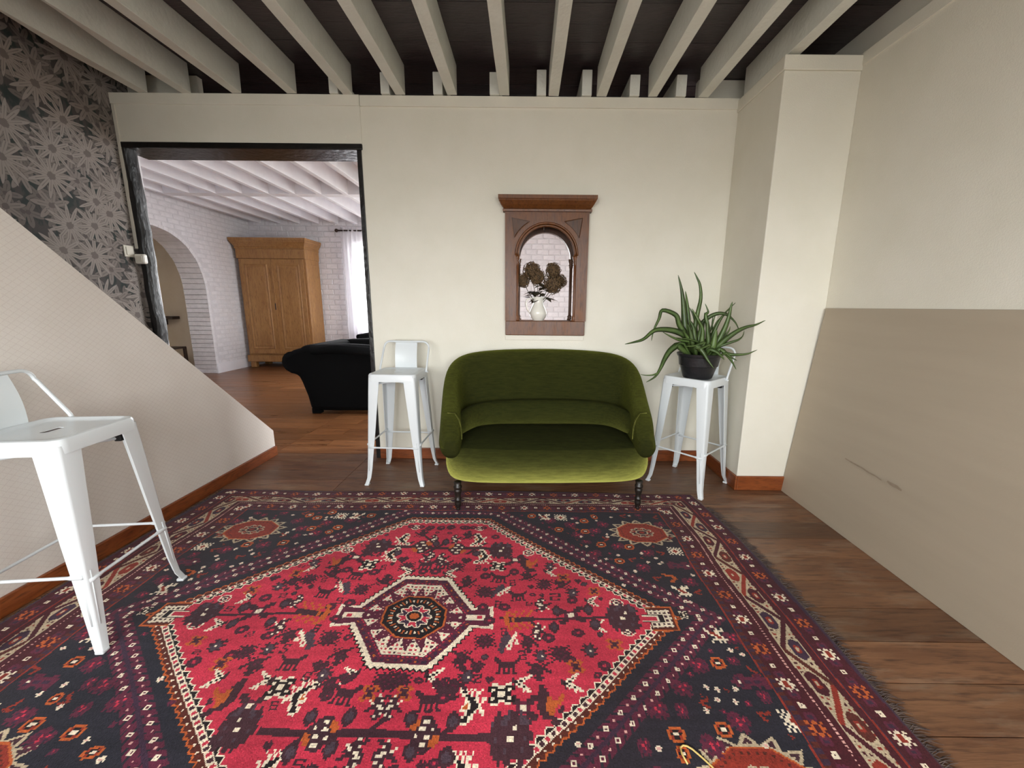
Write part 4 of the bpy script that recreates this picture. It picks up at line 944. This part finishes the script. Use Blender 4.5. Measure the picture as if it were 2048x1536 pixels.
MB().tube([(-.036, 0, .15), (-.06, 0, .168), (-.088, 0, .155), (-.096, 0, .125), (-.085, 0, .085), (-.060, 0, .05)], [.006, .0065, .0065, .006, .006, .007], 8).build('handle', M['ceramic'], jug, smooth=True)
MB().add([(.030, -.02, .168), (.062, 0, .182), (.030, .02, .168), (.036, 0, .14)], [(0, 1, 3), (1, 2, 3)]).build('spout', M['ceramic'], jug)
hy = random.Random(11)
heads = [(.030, 3.10, 1.475, .062, 0), (.072, 3.075, 1.425, .058, 0), (.190, 3.10, 1.478, .056, 0), (.190, 3.07, 1.375, .068, 0), (-.035, 3.12, 1.405, .052, 0), (.245, 3.13, 1.40, .050, 0)]
hl = ['dried brown hydrangea head rising highest over the jug handle', 'dried brown hydrangea head leaning over the middle of the jug', 'dried brown hydrangea head on a long stem near the right colonette', 'large dried hydrangea head hanging low beside the jug neck', 'dark dried hydrangea head tucked behind the left colonette', 'dark dried hydrangea head against the right colonette']
for (x, y, z, r, _), lb in zip(heads, hl):
    t = thing('dried_hydrangea', lb, 'flower', (.083, 3.105, 1.25), 0, 'dried hydrangeas in the jug')
    c = Vector((x - .083, y - 3.105, z - 1.25)); mb = MB()
    for k in range(110):
        zz = 1 - 2 * (k + .5) / 110; a = k * 2.39996; rr2 = math.sqrt(max(0, 1 - zz * zz)); nrm = Vector((rr2 * math.cos(a), rr2 * math.sin(a), zz))
        p = c + nrm * r * hy.uniform(.82, 1.08); u = nrm.orthogonal().normalized(); w = nrm.cross(u); q = hy.uniform(0, 3); s_ = r * hy.uniform(.20, .32)
        for f in range(4):
            a1 = q + f * math.pi / 2; d = u * math.cos(a1) + w * math.sin(a1); e = u * math.cos(a1 + 1.57) + w * math.sin(a1 + 1.57)
            mb.add([p, p + (d * .6 + e * .38) * s_ + nrm * s_ * .15, p + d * s_ + nrm * s_ * hy.uniform(-.2, .4), p + (d * .6 - e * .38) * s_ + nrm * s_ * .15], [(0, 1, 2, 3)])
    mb.build('bloom', M['bloom'], t)
    ico = MB().lathe([(r * .05, -r * .8), (r * .5, -r * .65), (r * .8, 0), (r * .5, r * .65), (r * .05, r * .8)], 10, tuple(c)); ico.build('core', M['dryleaf'], t, smooth=True)
    MB().tube([(0, 0, -.10), (c.x * .25, c.y * .25, 0.0), (c.x * .7, c.y * .7, c.z * .5), tuple(c)], .0025, 6).build('stem', M['dryleaf'], t, smooth=True)
    for q in range(5):
        a = hy.uniform(0, 6.28); b0 = Vector((c.x * .3, c.y * .3, .015 + .02 * q)); d = Vector((math.cos(a), math.sin(a) * .5, hy.uniform(-.3, .5))).normalized(); L = hy.uniform(.06, .11); e = d.cross(Vector((0, 0, 1))).normalized() * L * .32; dn = Vector((0, 0, -.02))
        MB().add([b0, b0 + d * L * .45 + e, b0 + d * L + dn, b0 + d * L * .45 - e, b0 + d * L * .5 + Vector((0, 0, .006))], [(0, 1, 4), (1, 2, 4), (2, 3, 4), (3, 0, 4)]).build('leaf', M['dryleaf'], t)

# ------------------------------------------------------------------ ALOE
PB = (1.122, 2.60, .7645)
al = thing('potted_aloe', 'long-leaved green aloe in a black plastic pot on the stool seat', 'potted plant', PB)
pp = [(.086, 0), (.090, .004), (.104, .05), (.113, .078), (.119, .082), (.128, .138), (.133, .141), (.137, .150), (.139, .160), (.132, .161), (.127, .14), (.118, .135)]
MB().lathe(pp, 32).build('pot', M['pot'], al, autosmooth=35)
MB().lathe([(.005, .14), (.08, .142), (.122, .138), (.12, .13)], 24).build('soil', M['soil'], al)
for k in range(14):
    a = random.uniform(0, 6.28); r = random.uniform(.05, .11); s_ = random.uniform(.005, .009); MB().lathe([(s_ * .3, 0), (s_, s_ * .5), (s_ * .7, s_ * 1.1), (s_ * .1, s_ * 1.3)], 6, (r * math.cos(a), r * math.sin(a), .139)).build('pebble', M['wall'], al)
# leaves: polylines as (x right, y towards wall, z up) relative to the pot base, half width at base
def PXL(cx_, cy_, dep):
    px_, py_ = 1240 + cx_ / 6.4, 530 + cy_ / 6.4
    d = _F + _R2 * ((px_ - 1052) / 800) - _U2 * ((py_ - 768) / 800); k = dep / d.y
    return (d.x * k - PB[0], dep - PB[1], 1.215 + d.z * k - PB[2])
LV = [  # measured leaf centre lines on the plant (image grid of the plant, depth of base and tip)
 ([(850, 930), (830, 700), (815, 520), (790, 320), (745, 130)], 34, 2.60, 2.62),
 ([(880, 880), (875, 640), (855, 450), (838, 335)], 22, 2.62, 2.66),
 ([(950, 860), (990, 640), (1035, 430), (1025, 260), (985, 160), (950, 90)], 20, 2.60, 2.62),
 ([(830, 870), (760, 760), (715, 640), (545, 580), (500, 690), (430, 840), (403, 970)], 24, 2.58, 2.50),
 ([(860, 910), (720, 850), (560, 825), (430, 845), (300, 950), (170, 990), (62, 1013)], 26, 2.56, 2.42),
 ([(900, 980), (780, 965), (660, 920), (548, 858)], 14, 2.55, 2.44),
 ([(740, 1020), (640, 1100), (570, 1210), (520, 1320), (450, 1430), (335, 1500)], 26, 2.52, 2.40),
 ([(480, 1385), (420, 1408), (340, 1412), (262, 1402)], 6, 2.43, 2.39),
 ([(960, 950), (940, 800), (880, 690)], 26, 2.56, 2.55), ([(1010, 960), (1040, 800), (990, 680), (920, 560)], 26, 2.57, 2.58),
 ([(1050, 980), (1060, 820), (1000, 700)], 24, 2.55, 2.53), ([(980, 960), (960, 700), (890, 545)], 18, 2.62, 2.64),
 ([(1130, 960), (1125, 800), (1100, 640), (1130, 600), (1090, 495)], 22, 2.60, 2.62), ([(1110, 950), (1170, 800), (1230, 600)], 12, 2.64, 2.66), ([(1140, 980), (1120, 820), (1130, 690)], 24, 2.55, 2.54),
 ([(1200, 1040), (1220, 900), (1235, 830)], 34, 2.52, 2.50), ([(1240, 1020), (1330, 840), (1390, 680), (1420, 540), (1440, 470)], 26, 2.54, 2.52),
 ([(1190, 900), (1260, 740), (1350, 610), (1478, 483)], 16, 2.60, 2.60), ([(1180, 880), (1250, 720), (1380, 610)], 12, 2.61, 2.60),
 ([(1050, 740), (1170, 650), (1290, 618), (1390, 650), (1480, 740), (1530, 850)], 18, 2.64, 2.50),
 ([(1260, 1040), (1370, 940), (1500, 850), (1620, 795), (1740, 765), (1862, 708)], 24, 2.52, 2.36),
 ([(1250, 1050), (1390, 1000), (1510, 960), (1570, 910), (1590, 840)], 12, 2.52, 2.42), ([(1330, 920), (1390, 850), (1412, 785)], 10, 2.56, 2.54),
 ([(1280, 1070), (1370, 1135), (1500, 1150), (1640, 1135), (1757, 1085)], 16, 2.50, 2.36),
 ([(1150, 1080), (1230, 1110), (1300, 1170), (1335, 1215)], 18, 2.48, 2.40), ([(1300, 1080), (1370, 1150), (1430, 1230), (1487, 1338)], 18, 2.50, 2.40), ([(1360, 1130), (1420, 1180), (1497, 1222)], 10, 2.47, 2.42),
 ([(980, 1030), (1060, 1110), (1120, 1210), (1200, 1325)], 26, 2.48, 2.42), ([(1080, 990), (960, 1035), (830, 1040)], 14, 2.49, 2.46), ([(1150, 1020), (1040, 1070), (950, 1060)], 14, 2.48, 2.45), ([(1000, 985), (880, 950), (720, 930)], 10, 2.54, 2.47),
 ([(1060, 900), (1080, 700), (1080, 610)], 9, 2.66, 2.68), ([(1200, 900), (1180, 760), (1195, 620)], 9, 2.65, 2.67), ([(930, 980), (900, 850), (870, 760)], 24, 2.54, 2.52), ([(890, 960), (840, 890), (800, 820)], 20, 2.55, 2.50),
 ([(820, 1010), (770, 1000), (720, 1030)], 12, 2.52, 2.48)]
for pts, hw, d0, d1 in LV:
    n = len(pts); P3 = []
    # smooth resample
    fine = []
    for i in range(n - 1):
        p0 = pts[max(0, i - 1)]; p1 = pts[i]; p2 = pts[i + 1]; p3 = pts[min(n - 1, i + 2)]
        for q in range(4):
            t = q / 4; f = lambda a, b, c, d: .5 * (2 * b + (c - a) * t + (2 * a - 5 * b + 4 * c - d) * t * t + (3 * b - a - 3 * c + d) * t ** 3)
            fine.append((f(p0[0], p1[0], p2[0], p3[0]), f(p0[1], p1[1], p2[1], p3[1])))
    fine.append(pts[-1]); K = len(fine)
    P3 = [Vector(PXL(a, b, lerp(d0, d1, (i / (K - 1)) ** 1.2))) for i, (a, b) in enumerate(fine)]
    # root the leaf in the soil
    b0 = P3[0]; root = Vector((max(-.07, min(.07, b0.x * .6)), max(-.06, min(.06, b0.y * .6)), .142))
    if b0.z > .145: P3 = [root] + P3
    w_ = hw / 6.4 / 800 * 2.62; R = []; K = len(P3)
    for i, p in enumerate(P3):
        d = (P3[min(K - 1, i + 1)] - P3[max(0, i - 1)]).normalized(); sd = d.cross(Vector((0, 1, 0))); sd = sd.normalized() if sd.length > .05 else Vector((1, 0, 0)); up = sd.cross(d).normalized()
        t = i / (K - 1); w = w_ * 1.5 * min(1.0, (1.12 * (1 - t)) ** .85) + .0012; th_ = w * .42
        R.append([p + sd * w + up * th_ * .25, p + up * -th_ * .9, p - sd * w + up * th_ * .25, p + up * th_ * .3])
    MB().rings(R).build('leaf', M['aloe'], al, smooth=True)

# ------------------------------------------------------------------ LEFT OF THE DOORWAY: conduit and switches
tag(MB().box(-2.871, -2.848, D0 - .014, D0 - .0005, 1.60, 2.548).build('cable_trunking', M['plastic'], bevel=.003), 'cream cable trunking running down the wall corner to the switch', 'trunking')
sw = thing('light_switch', 'square cream light switch at the end of the cable trunking', 'switch', (-2.868, 2.998, 1.575))
MB().box(-.006, .003, -.04, .035, -.04, .04).build('back_box', M['plastic'], sw, bevel=.004); MB().box(.003, .009, -.028, .023, -.028, .028).build('rocker', M['plastic'], sw, bevel=.002)
sw = thing('socket_box', 'rounded white socket box screwed to the black post', 'socket', (-2.815, D0 - .014, 1.525))
MB().box(-.045, .03, -.032, 0, -.035, .035).build('box', M['ceramic'], sw, bevel=.012, seg=4); MB().box(-.03, .015, -.036, -.031, -.02, .02).build('cover', M['plastic'], sw, bevel=.002)

# ------------------------------------------------------------------ FAR ROOM FURNITURE
ar = thing('pine_armoire', 'tall honey coloured pine armoire against the white brick wall', 'armoire', (-4.735, 7.92, 0))
hw, yf, yb = .625, -.27, .24
A_ = M['armoire']
MB().box(-hw, hw, yf + .03, yb, .24, 2.18).build('body', A_, ar, bevel=.006)
MB().box(-hw - .02, hw + .02, yf - .01, yb, .11, .24).build('plinth', A_, ar, bevel=.01)
MB().box(-hw - .012, hw + .012, yf - .002, yb, 2.03, 2.20).build('frieze', A_, ar, bevel=.006)
R = []
for d, z in ((.015, 2.20), (.02, 2.22), (.012, 2.235), (.035, 2.275), (.065, 2.315), (.068, 2.335), (.078, 2.345), (.078, 2.385), (.0, 2.39)): R.append([(-hw - d * .95, yf - d, z), (hw + d * .95, yf - d, z), (hw + d * .95, yb, z), (-hw - d * .95, yb, z)])
MB().rings(R).build('cornice', A_, ar)
for sx_ in (-1, 1):
    MB().box(*sorted((sx_ * .50, sx_ * .60)), yf - .005, yf + .09, 0, .11).build('foot', A_, ar, bevel=.01)
    MB().box(*sorted((sx_ * .50, sx_ * .60)), yb - .10, yb, 0, .11).build('foot', A_, ar, bevel=.01)
    x0, x1 = sorted((sx_ * .012, sx_ * .585)); dr = MB().box(x0, x1, yf + .004, yf + .03, .27, 2.02).build('door', A_, ar, bevel=.005)
    fw_ = .075
    for zz0, zz1 in ((.36, 1.93),):
        R = []
        a0, a1 = x0 + fw_, x1 - fw_
        for i, y in ((0, yf + .0045), (.012, yf - .004), (.03, yf + .0), (.042, yf + .003), (.055, yf - .001), (.07, yf - .003)):
            R.append([(a0 + i, y, zz0 + i), (a1 - i, y, zz0 + i), (a1 - i, y, zz1 - i), (a0 + i, y, zz1 - i)])
        mb = MB(); mb.rings(R); mb.build('door_panel', A_, dr)
    MB().box(*sorted((sx_ * (hw - .005), sx_ * (hw + .004))), yf + .10, yb - .08, .36, 1.93).build('side_panel', A_, ar, bevel=.008)
MB().box(-.012, .016, yf - .006, yf + .01, .27, 2.02).build('centre_stile', A_, ar, bevel=.004)
MB().box(-.010, .012, yf - .010, yf - .004, 1.10, 1.22).build('lock_plate', M['darkwood'], ar, bevel=.003)
# curtain on rod
rod = thing('curtain_rod', 'dark curtain rod with ball end above the far window', 'curtain rod', (-2.9, 8.06, 2.60))
MB().tube([(-.74, 0, 0), (.75, 0, 0)], .014, 10).build('rod', M['darkwood'], rod, smooth=True)
for sx_ in (-1, 1): MB().lathe([(.004, -.035), (.026, -.022), (.035, 0), (.026, .022), (.004, .035)], 14, (sx_ * .77, 0, 0)).build('finial', M['darkwood'], rod, smooth=True)
for sx_ in (-1, 1): MB().box(sx_ * .68 - .01, sx_ * .68 + .01, -.005, .125, -.012, .012).build('bracket', M['darkwood'], rod)
def curtain(x0, x1, lb):
    t = thing('sheer_curtain', lb, 'curtain', ((x0 + x1) / 2, 8.06, .06), 0, 'sheer curtains'); n = 90; vs = []; hw_ = (x1 - x0) / 2
    for r in range(10):
        z = lerp(2.60, 0.0, r / 9)
        for k in range(n + 1):
            f = k / n; amp = lerp(.022, .045, r / 9); vs.append((lerp(-hw_, hw_, f) + .012 * math.sin(f * 31 + r * .3), amp * math.sin(f * 44 + .25 * math.sin(r)), z))
    # front and back skins give the voile real thickness at header only
    fs = [(r * (n + 1) + k, r * (n + 1) + k + 1, (r + 1) * (n + 1) + k + 1, (r + 1) * (n + 1) + k) for r in range(9) for k in range(n)]
    MB().add(vs, fs).build('voile', M['voile'], t, smooth=True)
    return t
curtain(-3.60, -2.98, 'sheer white curtain hanging beside the armoire'); curtain(-2.75, -2.15, 'sheer white curtain hanging at the side of the window away from the armoire')
# black armchairs
def armchair(loc, rz, label):
    t = thing('black_armchair', label, 'armchair', loc, rz, 'black velvet armchairs'); B_ = M['blackvelvet']
    # local: +X is where the sitter faces; rolled back on -X
    side = [(-.27, .035), (.52, .035), (.56, .20), (.57, .50), (.56, .70), (.48, .77), (.20, .785), (-.10, .78), (-.28, .755), (-.42, .715), (-.52, .66), (-.555, .59), (-.53, .51), (-.46, .455), (-.385, .44), (-.35, .36), (-.30, .2)]
    for y0, y1, nm in ((-.46, -.27, 'arm'), (.27, .46, 'arm')): MB().prism(side, 'y', y0, y1).build(nm, B_, t, bevel=.05, seg=3, autosmooth=60)
    MB().tube([(-.2, -.46, .72), (.1, -.47, .735), (.5, -.46, .715)], [.045, .05, .045], 12).build('arm_roll', B_, t, smooth=True)
    MB().tube([(-.2, .46, .72), (.1, .47, .735), (.5, .46, .715)], [.045, .05, .045], 12).build('arm_roll', B_, t, smooth=True)
    bp = [(-.26, .035), (-.05, .035), (-.02, .45), (-.10, .77), (-.30, .775), (-.44, .66), (-.44, .52), (-.34, .44), (-.30, .2)]
    MB().prism(bp, 'y', -.45, .45).build('back', B_, t, bevel=.05, seg=3, autosmooth=60)
    MB().tube([(-.43, -.44, .585), (-.43, .44, .585)], .118, 16).build('back_roll', B_, t, smooth=True)
    MB().box(-.05, .56, -.28, .28, .12, .40).build('seat_cushion', B_, t, bevel=.05, seg=3)
    for x in (-.22, .46):
        for y in (-.40, .40): MB().box(x - .05, x + .05, y - .04, y + .04, 0, .07).build('foot', B_, t, bevel=.01)
    return t
armchair((-2.15, 4.80, 0), 0, 'black velvet armchair with rolled back just beyond the doorway')
armchair((-2.02, 6.55, 0), math.radians(250), 'black armchair by the curtained far window')
# alcove behind the arch
sh = thing('wall_shelf', 'short dark shelf fixed to the cream wall behind the arch', 'shelf', (-6.35, 7.2, 0.93))
MB().box(-.40, .16, -.16, -.0005, 0, .05).build('shelf_board', M['darkwood'], sh, bevel=.004); MB().box(-.1, -.07, -.12, -.0005, -.1, 0).build('bracket', M['darkwood'], sh)
ch = thing('wooden_chair', 'dark wooden chair standing behind the arch', 'chair', (-6.15, 6.72, 0), math.radians(0))
for x in (-.2, .2):
    MB().box(x - .02, x + .02, .18, .22, 0, .46).build('leg', M['darkwood'], ch, bevel=.004); MB().box(x - .02, x + .02, -.22, -.18, 0, .46).build('leg', M['darkwood'], ch, bevel=.004)
MB().box(-.22, .22, -.22, .22, .44, .47).build('seat', M['darkwood'], ch, bevel=.006)
